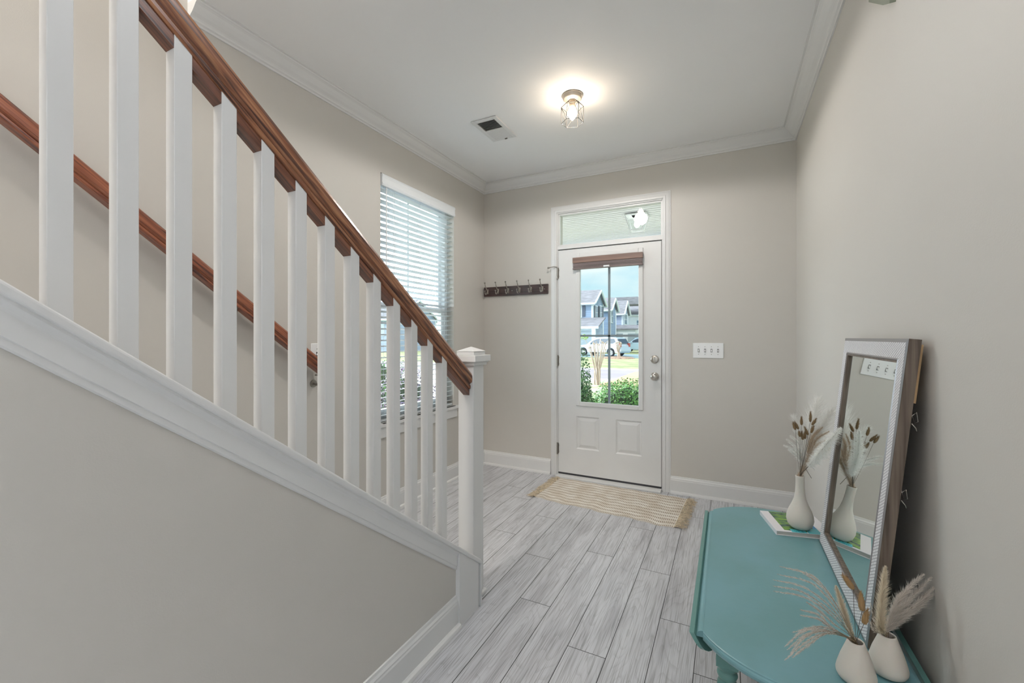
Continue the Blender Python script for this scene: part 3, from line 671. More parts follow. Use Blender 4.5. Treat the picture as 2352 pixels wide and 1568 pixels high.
def vent():
    t = thing('ceiling_vent', (-1.505, 2.705, H_), 'white rectangular air vent in the ceiling', 'vent')
    x0, x1, y0, y1 = -1.609, -1.408, 2.540, 2.868; z = H_
    m = MB(); a = .030
    m.box(x0, x0+a, y0, y1, z-.010, z); m.box(x1-a, x1, y0, y1, z-.010, z); m.box(x0+a, x1-a, y0, y0+a, z-.010, z); m.box(x0+a, x1-a, y1-a, y1, z-.010, z)
    ym = (y0+y1)/2; m.box(x0+a, x1-a, ym-.005, ym+.005, z-.010, z); m.build('frame', M['trim'], t, bevel=.003)
    MB().box(x0+a, x1-a, y0+a, y1-a, z-.0015, z).build('backing', M['dark'], t)
    for (ya, yb, s) in ((y0+a, ym-.005, 1), (ym+.005, y1-a, -1)):
        m = MB(); n = 9
        for k in range(n):
            y = ya+(k+.5)*(yb-ya)/n; q = s*.0050
            m.prism([(x0+a, y-q-.0006, z-.010), (x0+a, y-q+.0006, z-.010), (x0+a, y+q+.0006, z-.002), (x0+a, y+q-.0006, z-.002)], [(x1-a, y-q-.0006, z-.010), (x1-a, y-q+.0006, z-.010), (x1-a, y+q+.0006, z-.002), (x1-a, y+q-.0006, z-.002)])
        m.build('louvres', M['trim'], t)
    MB().box(-1.50, -1.48, y1-.020, y1-.016, z-.018, z-.009).build('lever', M['nickel_dark'], t)
vent()
def lamp():
    cx, cy = -.866, 2.55; z = H_
    t = thing('ceiling_lamp', (cx, cy, z), 'ceiling lamp with one lit bulb in a black wire geometric cage', 'ceiling lamp')
    m = MB(); m.lathe([(0, 0), (.064, 0), (.064, -.008), (.058, -.012), (.058, -.024), (.050, -.028), (.020, -.034), (0, -.034)], (cx, cy, z), 40); m.build('canopy', mat('satin_nickel', (.62, .55, .47), .3, .7), t)
    MB().lathe([(0, -.030), (.017, -.034), (.017, -.070), (.014, -.078), (0, -.078)], (cx, cy, z), 24).build('socket', M['socket'], t)
    m = MB(); pr = []
    for i in range(15):
        u = i/14; r = .0305*math.sin(math.pi*min(1, .16+u*.84)) if u > .35 else .013+.018*(u/.35)**1.3
        pr.append((max(r, .0005), -.075-.083*u))
    m.lathe(pr, (cx, cy, z), 24); m.build('bulb', M['bulb'], t)
    light('ceiling_lamp_beam', 'SPOT', (cx, cy, z-.19), (0, 0, 0), 26, (1, .96, .92), spot_size=math.radians(176), spot_blend=.15, shadow_soft_size=.07)
    rt, rn = .0015, .020
    def ring(r, zz, ph=0): return [Vector((cx+r*math.cos(ph+k*math.pi/3), cy+r*math.sin(ph+k*math.pi/3), z+zz)) for k in range(6)]
    nk = ring(.026, -.036, .35); tp = ring(.069, -.072, .35); bt = ring(.069, -.172, .35)
    m = MB()
    for k in range(6):
        j = (k+1) % 6
        for a, b in ((nk[k], nk[j]), (nk[k], tp[k]), (tp[k], tp[j]), (tp[k], bt[k]), (bt[k], bt[j])): m.tube([a, b], rt, 6)
        a, b = (tp[k], bt[j]) if k % 2 else (tp[j], bt[k]); m.tube([a, b], rt, 6)
    m.build('cage', M['wire'], t)
lamp()
def chime():
    a = atX(1995, 5, .43); b = atX(2028, 12, .43); c = atX(2043, 8, .43)
    t = thing('wall_plaque', (.44, b.y, b.z+.05), 'olive grey object on the right wall cut off by the top of the photo', 'wall plaque')
    pts = [(a.y, a.z), (b.y, b.z), (c.y, c.z), (c.y-.012, c.z+.12), (a.y-.01, a.z+.12)]
    m = MB(); m.prism([(.43, y, z) for y, z in pts], [(B_, y, z) for y, z in pts]); m.build('body', M['chime'], t, bevel=.002)
chime()

# ------------------------------------------------------------------ rug
def rug():
    t = thing('doormat', (-.83, 3.33, 0), 'cream woven cotton rug with fringed ends in front of the door', 'rug')
    c = [Vector((-1.335, 3.605, 0)), Vector((-.283, 3.580, 0)), Vector((-.318, 3.002, 0)), Vector((-1.354, 3.086, 0))]   # BL BR FR FL
    nu, nv = 90, 40; vs = []; uvs = []; fs = []
    def hgt(u, v): return .007+.004*max(0, 1-v*2.2)*(math.sin(u*17)*.5+.5*math.sin(u*31+1))+.0015*math.sin(u*40+v*9)
    def pos(u, v):
        p = c[3].lerp(c[2], u).lerp(c[0].lerp(c[1], u), v)
        p.y += (1-v)*.008*math.sin(u*19+.6)+(1-v)*.005*math.sin(u*47)
        return Vector((p.x, p.y, hgt(u, v)))
    for i in range(nu+1):
        for k in range(nv+1): vs.append(pos(i/nu, k/nv)); uvs.append((i/nu*1.05, k/nv*.55))
    for i in range(nu):
        for k in range(nv): fs.append((i*(nv+1)+k, (i+1)*(nv+1)+k, (i+1)*(nv+1)+k+1, i*(nv+1)+k+1))
    n = len(vs); m = MB(); m.add(vs, fs, True)
    bot = []                                            # hem
    rim = [(i/nu, 0) for i in range(nu+1)]+[(1, k/nv) for k in range(1, nv+1)]+[(i/nu, 1) for i in range(nu-1, -1, -1)]+[(0, k/nv) for k in range(nv-1, 0, -1)]
    A = [pos(u, v) for u, v in rim]; Bv = [Vector((p.x, p.y, .0005)) for p in A]
    m.prism(Bv, A, caps=False); 
    o = m.build('woven_body', M['rug'], t)
    uvl = o.data.uv_layers.new(name='UVMap')
    for p in o.data.polygons:
        for li in p.loop_indices:
            vi = o.data.loops[li].vertex_index
            uvl.data[li].uv = uvs[vi] if vi < n else (.02, .0)
    for side in (0, 1):
        m = MB()
        for k in range(11):
            v = (k+.5)/11; base_ = pos(side, v); out = Vector((1 if side else -1, R.uniform(-.5, .3)+(-.25 if not side else 0), 0)).normalized()
            for q in range(26):
                b0 = pos(side, min(1, max(0, v+R.uniform(-.04, .04)))); b0.z = .006
                L_ = R.uniform(.05, .085); o2 = (out+Vector((R.uniform(-.25, .25), R.uniform(-.45, .45), 0))).normalized()
                sd = Vector((-o2.y, o2.x, 0))*R.uniform(-.012, .012)
                pts = [b0, b0+o2*L_*.3+Vector((0, 0, R.uniform(.002, .012))), b0+o2*L_*.65+sd+Vector((0, 0, R.uniform(.0, .010))), b0+o2*L_+sd*1.5+Vector((0, 0, R.uniform(-.004, .004)))]
                pts = [Vector((p.x, min(p.y, 3.66), max(.002, p.z))) for p in pts]
                m.tube(pts, [.0016, .0015, .0014, .0008], 4)
        m.build('fringe', M['fringe'], t)
rug()

# ------------------------------------------------------------------ teal table
TZ = .46
def table():
    t = thing('drop_leaf_table', (.165, 1.75, 0), 'teal painted drop leaf coffee table with turned legs against the right wall', 'table')
    xl, xr = -.060, .392; cx = (xl+xr)/2; yc = 1.742; hy = .4005; bul = .252
    def outline(o=0, x0=None, x1=None):
        x0 = (xl if x0 is None else x0); x1 = (xr if x1 is None else x1)
        pts = []
        n = 28
        for i in range(n+1):
            x = x0+(x1-x0)*i/n; s = (x-cx)/(.26); yy = hy-o+bul*math.sqrt(max(0, 1-min(1, s*s)*.93))-bul*.26; pts.append((x, yc-yy))
        for i in range(n, -1, -1):
            x = x0+(x1-x0)*i/n; s = (x-cx)/(.26); yy = hy-o+bul*math.sqrt(max(0, 1-min(1, s*s)*.93))-bul*.26; pts.append((x, yc+yy))
        return pts
    m = MB(); prev = None
    for o, z in ((.010, TZ), (.006, TZ-.001), (.0055, TZ-.004), (.001, TZ-.006), (-.001, TZ-.010), (.001, TZ-.017), (.006, TZ-.022)):
        L_ = [(x, y, z) for x, y in outline(o)]
        if prev: m.prism(prev, L_, caps=False)
        else: m.add(L_, [tuple(range(len(L_)))])
        prev = L_
    m.add(prev, [tuple(range(len(prev)-1, -1, -1))]); top = m.build('tabletop', M['teal'], t)
    # rounded rule-joint edges along both long sides
    for x, nm in ((xl-.008, 'rule_joint'), (xr+.008, 'rule_joint')):
        s = (x-cx)/.26; yy = hy+bul*math.sqrt(max(0, 1-min(1, s*s)*.93))-bul*.26
        sg = -1 if x < cx else 1; bx = x-sg*.008
        pr = [(bx, TZ-.004), (bx+sg*.006, TZ-.0045), (bx+sg*.013, TZ-.008), (bx+sg*.017, TZ-.014), (bx+sg*.018, TZ-.022), (bx, TZ-.022)]
        m = MB(); m.prism([(a, yc-yy+.004, z) for a, z in pr], [(a, yc+yy-.004, z) for a, z in pr]); m.build(nm, M['teal'], t, bevel=.001)
    # hanging leaves, their lower corners rounded
    for x0, x1 in ((xl-.035, xl-.023), (xr+.023, xr+.036)):
        n = 26; yy = .466; lo = []
        for i in range(n+1):
            a = math.pi*i/n; lo.append((yc-yy*math.cos(a), TZ-.034-.10*math.sin(a)))
        pts = lo+[(yc+yy, TZ-.010), (yc-yy, TZ-.010)]; tl = .6 if x0 < 0 else 0
        m = MB(); m.prism([(x0+(TZ-.01-z)*tl, y, z) for y, z in pts], [(x1+(TZ-.01-z)*tl, y, z) for y, z in pts]); m.build('drop_leaf', M['tealdark'], t, bevel=.003)
    # apron
    m = MB(); m.box(.0, .33, 1.385, 1.403, TZ-.105, TZ-.022); m.box(.0, .33, 2.08, 2.098, TZ-.105, TZ-.022); m.box(-.012, .006, 1.39, 2.09, TZ-.105, TZ-.022); m.box(.324, .342, 1.39, 2.09, TZ-.105, TZ-.022); m.build('apron', M['tealdark'], t)
    prof = [(.0, .0), (.012, .0), (.016, .01), (.014, .03), (.020, .05), (.026, .07), (.021, .09), (.016, .10), (.021, .11), (.022, .12), (.019, .16), (.024, .21), (.028, .245), (.026, .262), (.019, .272), (.025, .278), (.028, .286), (.026, .294), (.020, .298), (.026, .304), (.029, .312), (.030, .320)]
    for (x, y) in ((-.001, 1.392), (.331, 1.392), (-.001, 2.092), (.331, 2.092)):
        m = MB(); m.lathe(prof, (x, y, 0), 28); m.box(x-.029, x+.029, y-.029, y+.029, .318, TZ-.022); m.build('leg', M['tealdark'], t)
table()

# ------------------------------------------------------------------ mirror
def mirror():
    y0, y1 = 1.396, 2.040; Hm = .802
    v = Vector((.082, 0, .798)).normalized(); nrm = Vector((-v.z, 0, v.x)); o0 = Vector((.3205, y0, TZ+.0035))
    W = y1-y0; th = .026
    Mx = Matrix(((0, v.x, nrm.x, o0.x), (1, 0, 0, o0.y), (0, v.z, nrm.z, o0.z), (0, 0, 0, 1)))   # local (u along Y, v up, n toward the room)
    t = thing('framed_mirror', (.33, 1.72, TZ), 'tall mirror in a white carved frame leaning on the teal table', 'mirror')
    def ringm(a, b, na, nb):                            # frame ring between insets a and b
        m = MB()
        def lp(i, n): return [(i, i, n), (W-i, i, n), (W-i, Hm-i, n), (i, Hm-i, n)]
        A, Bv = lp(a, na), lp(b, nb)
        for k in range(4):
            j = (k+1) % 4
            m.add([A[k], A[j], Bv[j], Bv[k]], [(0, 1, 2, 3)], M=Mx)
        return m
    s1 = .010; s2 = .052; s3 = .064
    m = MB()
    for (a, b, c, d) in ((0, W, 0, s3), (0, W, Hm-s3, Hm), (0, s3, s3, Hm-s3), (W-s3, W, s3, Hm-s3)): m.box(a, b, c, d, -th, -.0015, M=Mx)
    m.build('frame', M['mframe'], t)
    ringm(0, s1, -.001, .001).build('outer_strip', M['mstrip'], t)
    mb = ringm(s1, s2, .001, -.001); o = mb.build('carved_band', M['weave'], t)
    uv = o.data.uv_layers.new(name='UVMap'); inv = Mx.inverted()
    for p in o.data.polygons:
        for li in p.loop_indices:
            q = inv @ o.data.vertices[o.data.loops[li].vertex_index].co; uv.data[li].uv = (q.x, q.y)
    m = ringm(s2, s2+.004, -.001, .001); m2 = ringm(s2+.004, s3, .001, -.009)
    m.add(m2.v, m2.f); m.build('inner_bevel', M['mstrip'], t)
    MB().box(s3-.001, W-s3+.001, s3-.001, Hm-s3+.001, -.012, -.009, M=Mx).build('glass', M['mirror'], t)
    m = MB(); m.box(.012, W-.012, Hm-.16, Hm-.012, -th-.008, -th, M=Mx); m.build('backing_strip', M['backing'], t)
    MB().box(.02, W-.02, .02, Hm-.17, -th-.003, -th, M=Mx).build('backing_board', M['mframe'], t)
    def loc(a, b, c): return Mx @ Vector((a, b, c))
    for b in (Hm-.19, Hm*.52):
        m = MB(); m.tube([loc(-.001, b, -th), loc(-.006, b+.01, -th-.006), loc(-.004, b-.012, -th-.012), loc(.012, b-.02, -th-.010), loc(.02, b+.005, -th-.004)], .0011, 6)
        m.tube([loc(.0, b-.02, -th-.002), loc(-.008, b-.028, -th-.008), loc(-.002, b-.036, -th-.012)], .0011, 6); m.build('hanging_wire', M['nickel'], t)
mirror()

# ------------------------------------------------------------------ book
def book():
    t = thing('book', (.25, 2.14, TZ), 'white hardcover book with a green photo cover under the tall vase', 'book')
    o0 = Vector((.177, 2.036, TZ)); a = math.radians(13.0); e1 = Vector((math.cos(a), math.sin(a), 0)); e2 = Vector((-math.sin(a), math.cos(a), 0))
    Mx = Matrix(((e1.x, e2.x, 0, o0.x), (e1.y, e2.y, 0, o0.y), (0, 0, 1, o0.z), (0, 0, 0, 1)))
    W, L_, T = .212, .208, .018
    m = MB(); m.box(0, W, 0, L_, 0, .0022, M=Mx); m.box(0, W, 0, L_, T-.0022, T, M=Mx); m.box(0, .0025, 0, L_, .0022, T-.0022, M=Mx); m.build('cover', M['cover'], t, bevel=.0007)
    MB().box(.0025, W-.004, .004, L_-.004, .0022, T-.0022, M=Mx).build('pages', M['paper'], t)
    MB().box(.034, .165, .014, L_-.002, T, T+.0003, M=Mx).build('cover_photo', M['photo'], t)
    m = MB(); m.box(.058, .112, .0, .030, T+.0003, T+.0006, M=Mx); m.box(.117, .165, .0, .05, T+.0003, T+.0006, M=Mx); m.build('title_panel', M['cyan'], t)
    MB().box(.150, .165, .05, .10, T+.0003, T+.0006, M=Mx).build('side_panel', M['blue'], t)
    # block capitals of the title, reading from the far side
    m = MB()
    def st(x, y, w_, h): m.box(x, x+w_, y, y+h, T+.0006, T+.0008, M=Mx)
    x = .062
    for ch in 'IDIDU':
        if ch == 'I': st(x+.002, .017, .0016, .009); x += .006
        else:
            st(x, .017, .0014, .009); st(x+.0055, .017, .0014, .009); st(x, .017, .0069, .0014)
            if ch == 'D': st(x, .0246, .0069, .0014)
            x += .010
    x = .070
    for ch in 'UCD':
        st(x, .004, .0014, .009); st(x, .004, .0075, .0014)
        if ch != 'C': st(x+.0061, .004, .0014, .009)
        if ch != 'U': st(x, .0116, .0075, .0014)
        x += .0125
    m.build('lettering', M['ink'], t)
book()

# ------------------------------------------------------------------ vases
def vase(loc, prof, label, wall=.003):
    inner = [(max(r-wall, .0005), z) for r, z in prof[::-1] if z > .006]
    m = MB(); m.lathe([(0.0005, 0)]+prof+inner+[(0.0005, inner[-1][1])], loc, 40)
    o = m.build('vase', M['ceramic']); tag(o, label, 'vase', None); return o
V1 = Vector((.2665, 2.108, TZ+.0182))
vase(V1, [(.020, 0), (.033, .003), (.044, .016), (.0485, .036), (.047, .054), (.040, .076), (.030, .098), (.0215, .122), (.017, .150), (.0155, .180), (.0155, .205), (.0165, .214), (.0160, .2155)], 'tall cream bottle neck vase standing on the book')
SP = [(.026, 0), (.035, .004), (.0385, .011), (.0390, .017), (.0370, .027), (.030, .052), (.0215, .076), (.0175, .087), (.0165, .0905)]
V2 = Vector((.2695, 1.2606, TZ)); V3 = Vector((.343, 1.322, TZ))
vase(V2, SP, 'small white teardrop vase nearest the camera, in front of the mirror corner')
vase(V3, SP, 'small white teardrop vase closer to the right wall beside its twin')

# ------------------------------------------------------------------ dried grasses
def bez(pts, n):
    """smooth curve through points (Catmull-Rom)"""
    P = [pts[0]*2-pts[1]]+list(pts)+[pts[-1]*2-pts[-2]]; out = []
    seg = len(pts)-1
    for i in range(n+1):
        u = i/n*seg; k = min(int(u), seg-1); f = u-k
        a, b, c, d = P[k:k+4]
        out.append(.5*((2*b)+(c-a)*f+(2*a-5*b+4*c-d)*f*f+(3*b-a-3*c+d)*f**3))
    return out
def rv(): return Vector((R.gauss(0, 1), R.gauss(0, 1), R.gauss(0, 1))).normalized()
def fibre(m, p, d, L_, w_, droop=0.0, curl=0.0):
    d = d.normalized(); s = d.cross(rv()).normalized()*w_; g = Vector((0, 0, -1))*droop*L_+rv()*curl*L_
    a = p; b = p+d*L_*.5+g*.25; c = p+d*L_+g
    m.add([a-s, a+s, b+s*.7, b-s*.7, c], [(0, 1, 2, 3), (3, 2, 4)])
def grass_stem(pts, label, group, kind, plume_mat, stem_mat=None, sr=.0007, cat='dried grass', **k):
    path = bez(pts, 40)
    m = MB(); m.tube(path, [sr]*20+[sr*(1-.6*i/20) for i in range(21)], 5)
    o = m.build('dried_grass_stem', stem_mat or M['stem']); tag(o, label, cat, group)
    m = MB(); a0 = k.get('start', .45); N_ = k.get('n', 300); L0 = k.get('length', .012); w_ = k.get('w', .0003)
    for i in range(N_):
        u = a0+(1-a0)*R.random(); f = u*(len(path)-1); j = min(int(f), len(path)-2); p = path[j].lerp(path[j+1], f-j); t = (path[j+1]-path[j]).normalized()
        e = math.sin(math.pi*min(1, max(0, (u-a0)/(1-a0)*.86+.14)))**.5
        side = rv(); side = (side-t*side.dot(t)).normalized()
        fibre(m, p, t*k.get('fwd', 1)+side*k.get('out', .5)*R.uniform(.4, 1.2), L0*e*R.uniform(.6, 1.25), w_, k.get('droop', 0), k.get('curl', .08))
    m.build('plume', plume_mat, o); return o
def bunny(base_, tip, foot, label, group, mt, r=.006):
    m = MB(); m.tube(bez([foot, foot.lerp(base_, .5)+rv()*.002, base_], 12), .0005, 5); o = m.build('bunny_tail_stem', M['stemd']); tag(o, label, 'dried flower', group)
    ax = tip-base_; L_ = ax.length; q = ax.to_track_quat('Z', 'Y').to_matrix().to_4x4(); Mx = Matrix.Translation(base_) @ q
    prof = [(.0003, 0), (r*.7, L_*.06), (r, L_*.22), (r*.97, L_*.4), (r*.8, L_*.62), (r*.5, L_*.82), (r*.2, L_*.95), (.0002, L_)]
    m = MB(); m.lathe(prof, (0, 0, 0), 12, M=Mx)
    for i in range(240):
        u = R.random(); a = R.random()*6.283; rr = r*math.sin(math.pi*min(1, u*.75+.2))
        p = Mx @ Vector((rr*math.cos(a)*.9, rr*math.sin(a)*.9, L_*u)); d = (Mx.to_3x3() @ Vector((math.cos(a)*.5, math.sin(a)*.5, 1)))
        fibre(m, p, d, R.uniform(.004, .008), .00025)
    m.build('seed_head', mt, o)
    return o
d2 = .99
rim2 = V2+Vector((0, 0, .088)); rim3 = V3+Vector((0, 0, .088)); rim1 = V1+Vector((0, 0, .212))
def pts2(lst, d0, foot, dz=0):
    out = [foot+Vector((R.uniform(-.004, .004), R.uniform(-.004, .004), -.04)), foot+Vector((R.uniform(-.007, .003), R.uniform(-.005, .005), 0))]
    n = len(lst)
    for i, (x, y) in enumerate(lst): out.append(at(x, y, d0+dz*(i+1)/n))
    return out
G2 = 'feathery grass stems arching left from the nearest vase'
L2 = 'feathery grey grass stem arching left out of the nearest small vase'
upper = [[(1925, 1395), (1870, 1325), (1790, 1300)], [(1922, 1400), (1865, 1340), (1785, 1318)], [(1918, 1405), (1850, 1350), (1776, 1331)], [(1915, 1410), (1845, 1360), (1775, 1345)], [(1912, 1415), (1850, 1372), (1776, 1357)], [(1922, 1390), (1880, 1340), (1830, 1306)]]
lower = [[(1910, 1440), (1880, 1412), (1838, 1400)], [(1908, 1442), (1880, 1422), (1838, 1412)], [(1915, 1432), (1885, 1405), (1852, 1382)], [(1905, 1444), (1870, 1440), (1820, 1452)], [(1895, 1446), (1845, 1450), (1802, 1485)], [(1895, 1450), (1850, 1462), (1815, 1500)], [(1900, 1454), (1850, 1475), (1802, 1516)], [(1900, 1455), (1855, 1482), (1820, 1510)], [(1900, 1448), (1850, 1458), (1808, 1492)]]
for i, q in enumerate(upper+lower):
    grass_stem(pts2(q, .99, rim2, R.uniform(-.05, .05)), L2, G2, 'a', M['plumeg'], start=.42, n=430, length=.0115, w=.00042, out=.42, fwd=1, droop=.0, curl=.1, sr=.0006)
grass_stem(pts2([(1945, 1420), (1930, 1370), (1917, 1352)], 1.0, rim2), 'short upright feathery grass stem in the nearest vase beside the cream plume', None, 'a', M['plumeg'], start=.55, n=220, length=.008, w=.0004)
grass_stem(pts2([(1950, 1440), (1936, 1395), (1920, 1345)], .995, rim2), 'cream fluffy plume leaning left out of the nearest small vase', None, 'b', M['plume'], start=.34, n=3200, length=.018, w=.00036, out=.55, fwd=1, curl=.18, sr=.0012)
G5 = 'bunny tails of the nearest small vase'
bunny(at(1960, 1352, .985), at(1934, 1318, .985), rim2, 'golden bunny tail seed head highest of the three in the nearest vase', G5, M['bunny'], .0062)
bunny(at(1980, 1403, .985), at(1977, 1357, .985), rim2, 'rust brown upright bunny tail between the two near vases', G5, M['bunny'], .0062)
bunny(at(1984, 1433, .985), at(1993, 1398, .985), rim2, 'pale brown bunny tail lowest of the three over the near vases', G5, M['bunny'], .0062)
# right near vase
grass_stem(pts2([(2024, 1440), (2026, 1380), (2034, 1300)], 1.02, rim3), 'thick cream pampas plume standing upright in the right near vase', None, 'b', M['plume'], start=.30, n=5200, length=.025, w=.00036, out=.62, fwd=1, curl=.22, sr=.0014)
for q in ([(2050, 1425), (2090, 1375), (2140, 1325)], [(2052, 1430), (2100, 1390), (2150, 1345)], [(2048, 1420), (2080, 1360), (2122, 1318)], [(2054, 1435), (2100, 1400), (2148, 1360)], [(2046, 1420), (2060, 1385), (2074, 1362)]):
    grass_stem(pts2(q, 1.03, rim3, .0), 'loose fluffy grass plume spreading right out of the right near vase', 'fluffy grass stems of the right near vase', 'b', M['plumeg'], start=.30, n=1700, length=.021, w=.00036, out=.6, fwd=1, curl=.25)
for q in ([(2012, 1440), (2005, 1410), (2000, 1385)], [(2010, 1450), (1998, 1430), (1990, 1415)]):
    grass_stem(pts2(q, 1.02, rim3), 'thin sparse grass blade at the left of the right near vase', 'thin grass blades of the right near vase', 'a', M['plumeg'], start=.3, n=120, length=.012, w=.0004)
# far vase
d1 = 1.79
def p1(lst, dz=0): return pts2(lst, d1, rim1, dz)
for q in ([(1845, 1060), (1830, 1030), (1806, 1008)], [(1843, 1062), (1825, 1035), (1800, 1022)], [(1846, 1055), (1835, 1020), (1815, 1000)], [(1843, 1065), (1828, 1045), (1812, 1032)], [(1846, 1050), (1838, 1010), (1822, 985)]):
    grass_stem(p1(q, R.uniform(-.06, .04)), 'pale feathery grass stem drooping left out of the tall vase', 'pale grass stems left in the tall vase', 'a', M['plumew'], start=.3, n=620, length=.024, w=.0006, out=.55, curl=.25)
for q in ([(1858, 1050), (1875, 1010), (1905, 990)], [(1857, 1050), (1880, 1020), (1915, 1008)], [(1860, 1055), (1885, 1035), (1922, 1022)], [(1856, 1045), (1868, 1005), (1890, 980)], [(1860, 1058), (1880, 1035), (1905, 1032)], [(1854, 1050), (1862, 1010), (1880, 985)]):
    grass_stem(p1(q, R.uniform(-.10, -.02)), 'tan fluffy grass stem spreading right out of the tall vase', 'tan grass stems right in the tall vase', 'a', M['pt'], start=.2, n=600, length=.022, w=.0005, out=.65, curl=.3)
grass_stem(p1([(1862, 1065), (1890, 1030), (1932, 982)], -.30), 'white curled pampas plume crossing the mirror frame', None, 'b', M['plumew'], M['stemd'], start=.45, n=2400, length=.036, w=.0006, out=.9, fwd=.7, droop=.25, curl=.25, sr=.0012)
grass_stem(p1([(1858, 1030), (1866, 970), (1880, 915)], .02), 'wide wispy white feather plume behind the bunny tails', None, 'd', M['plumew'], M['plumew'], start=.30, n=1500, length=.085, w=.00045, out=.75, fwd=1, curl=.12)
grass_stem(p1([(1860, 1030), (1885, 985), (1912, 940)], -.02), 'wispy white feather plume leaning toward the mirror from the tall vase', None, 'd', M['plumew'], M['plumew'], start=.32, n=1100, length=.07, w=.00045, out=.7, fwd=1, curl=.12)
grass_stem(p1([(1850, 1030), (1838, 985), (1822, 955)], .03), 'small white feather plume at the left of the bunny tails', None, 'd', M['plumew'], M['plumew'], start=.35, n=800, length=.055, w=.0004, out=.6, fwd=1, curl=.12)
GB = 'brown bunny tails of the tall vase'
for (bx, by, tx, ty) in ((1861, 969, 1862, 945), (1841, 976, 1841, 957), (1827, 987, 1821, 969), (1834, 986, 1825, 968), (1865, 976, 1875, 961), (1856, 999, 1848, 980), (1863, 994, 1869, 977), (1844, 1010, 1841, 990), (1849, 1008, 1849, 990), (1838, 1003, 1835, 990)):
    bunny(at(bx, by, d1-.05), at(tx, ty, d1-.05), rim1, 'brown bunny tail seed head standing in the tall vase', GB, M['bunnyd'], .0047)
m = MB(); m.tube([at(1851, 1077, d1-.03), at(1864, 1098, d1-.05)], .0009, 6); m.build('cut_stem', M['stemd'])
tag(bpy.data.objects['cut_stem'], 'short dark cut stem poking right over the rim of the tall vase', 'dried grass')

# ------------------------------------------------------------------ porch
def porch():
    PZ = 2.56; yE = 5.66
    m = MB(); n = 26; y = D_+.15; st = (yE-y)/n
    for k in range(n):
        ya = y+k*st; m.box(-2.6, 1.2, ya+.009, ya+st-.009, PZ, PZ+.05)
    m.box(-2.6, 1.2, y, yE, PZ+.035, PZ+.05); struct(m.build('ceiling_porch', M['porch']), 'white beadboard porch ceiling beyond the transom', 'ceiling')
    m = MB(); m.box(-2.6, 1.2, yE, yE+.14, 2.33, PZ+.03); m.box(-2.6, 1.2, yE-.02, yE, PZ-.03, PZ); struct(m.build('trim_10', M['wtrim']), 'white porch beam', 'moulding')
    m = MB(); m.box(-2.7, 1.3, D_+.15, yE+.3, PZ+.03, PZ+.08); struct(m.build('ceiling_porch_roof', M['shingle']), 'porch roof deck', 'roof')
    m = MB(); m.box(-2.6, 1.2, D_+.15, yE+.2, -.5, -.06); struct(m.build('floor_porch', M['concrete']), 'concrete porch slab', 'floor')
    for x in (-2.5, 1.1):
        m = MB(); m.box(x-.08, x+.08, yE, yE+.14, -.06, 2.33); struct(m.build('trim_11', M['wtrim']), 'white porch post', 'post')
    # lantern
    c = Vector((-.855, 4.62, PZ)); t = thing('porch_lantern', tuple(c), 'white box lantern with a bulb on the porch ceiling', 'lantern')
    MB().box(c.x-.05, c.x+.05, c.y-.05, c.y+.05, PZ-.015, PZ).build('mount', M['porch'], t)
    m = MB(); a, b = .062, .105; z0, z1 = PZ-.17, PZ-.015
    A = [(c.x-b, c.y-b, z1), (c.x+b, c.y-b, z1), (c.x+b, c.y+b, z1), (c.x-b, c.y+b, z1)]; Bv = [(c.x-a, c.y-a, z0), (c.x+a, c.y-a, z0), (c.x+a, c.y+a, z0), (c.x-a, c.y+a, z0)]
    for k in range(4):
        m.tube([A[k], Bv[k]], .007, 4); m.tube([A[k], A[(k+1) % 4]], .008, 4); m.tube([Bv[k], Bv[(k+1) % 4]], .007, 4)
    m.add(A, [(0, 1, 2, 3)]); m.build('frame', M['porch'], t)
    MB().prism([tuple(Vector(p)*.97+Vector((c.x, c.y, p[2]))*.03) for p in A], [tuple(Vector(p)*.97+Vector((c.x, c.y, p[2]))*.03) for p in Bv], caps=False).build('panes', M['glass'], t)
    m = MB(); m.lathe([(.001, 0), (.012, -.002), (.013, -.03), (.024, -.055), (.030, -.08), (.026, -.10), (.014, -.115), (.001, -.12)], (c.x, c.y, PZ-.02), 16); m.build('bulb', mat('frosted_bulb', (.95, .95, .92), .3, emit=((1, .97, .97), 4)), t)
porch()

# ------------------------------------------------------------------ outdoors
GZ = -.5
def slab(name, pts, z, mt, label, cat):
    m = MB(); m.prism([(x, y, z-.05) for x, y in pts], [(x, y, z) for x, y in pts]); struct(m.build(name, mt), label, cat)
slab('ground', [(-90, D_+.15), (60, D_+.15), (60, 140), (-90, 140)], GZ, M['grass'], 'lawns and ground of the street', 'ground')
m = MB(); m.prism([(-90, -8, GZ-.05), (-2.33, -8, GZ-.05), (-2.33, D_+.15, GZ-.05), (-90, D_+.15, GZ-.05)], [(-90, -8, GZ), (-2.33, -8, GZ), (-2.33, D_+.15, GZ), (-90, D_+.15, GZ)]); struct(m.build('ground_side', M['grass']), 'lawn beside the house', 'ground')
slab('yard', [(-9, D_+.2), (8, D_+.2), (8, 17.0), (-9, 17.0)], GZ+.02, M['yard'], 'front yard before the porch', 'ground')
slab('street', [(-60, 17.4), (40, 17.4), (40, 22.6), (-60, 22.6)], GZ+.03, M['street'], 'pale asphalt street', 'street')
slab('kerb', [(-60, 22.6), (40, 22.6), (40, 23.0), (-60, 23.0)], GZ+.08, M['concrete'], 'concrete kerb across the street', 'kerb')
slab('sidewalk', [(-60, 16.2), (40, 16.2), (40, 17.4), (-60, 17.4)], GZ+.05, M['concrete'], 'concrete walk before the street', 'path')
q = [atZ(x, y, GZ+.1) for x, y in ((1500, 848), (1458, 854), (1378, 883), (1500, 887))]
slab('driveway', [(p.x, p.y) for p in q], GZ+.11, M['sandy'], 'sandy driveway at the right of the yard', 'driveway')
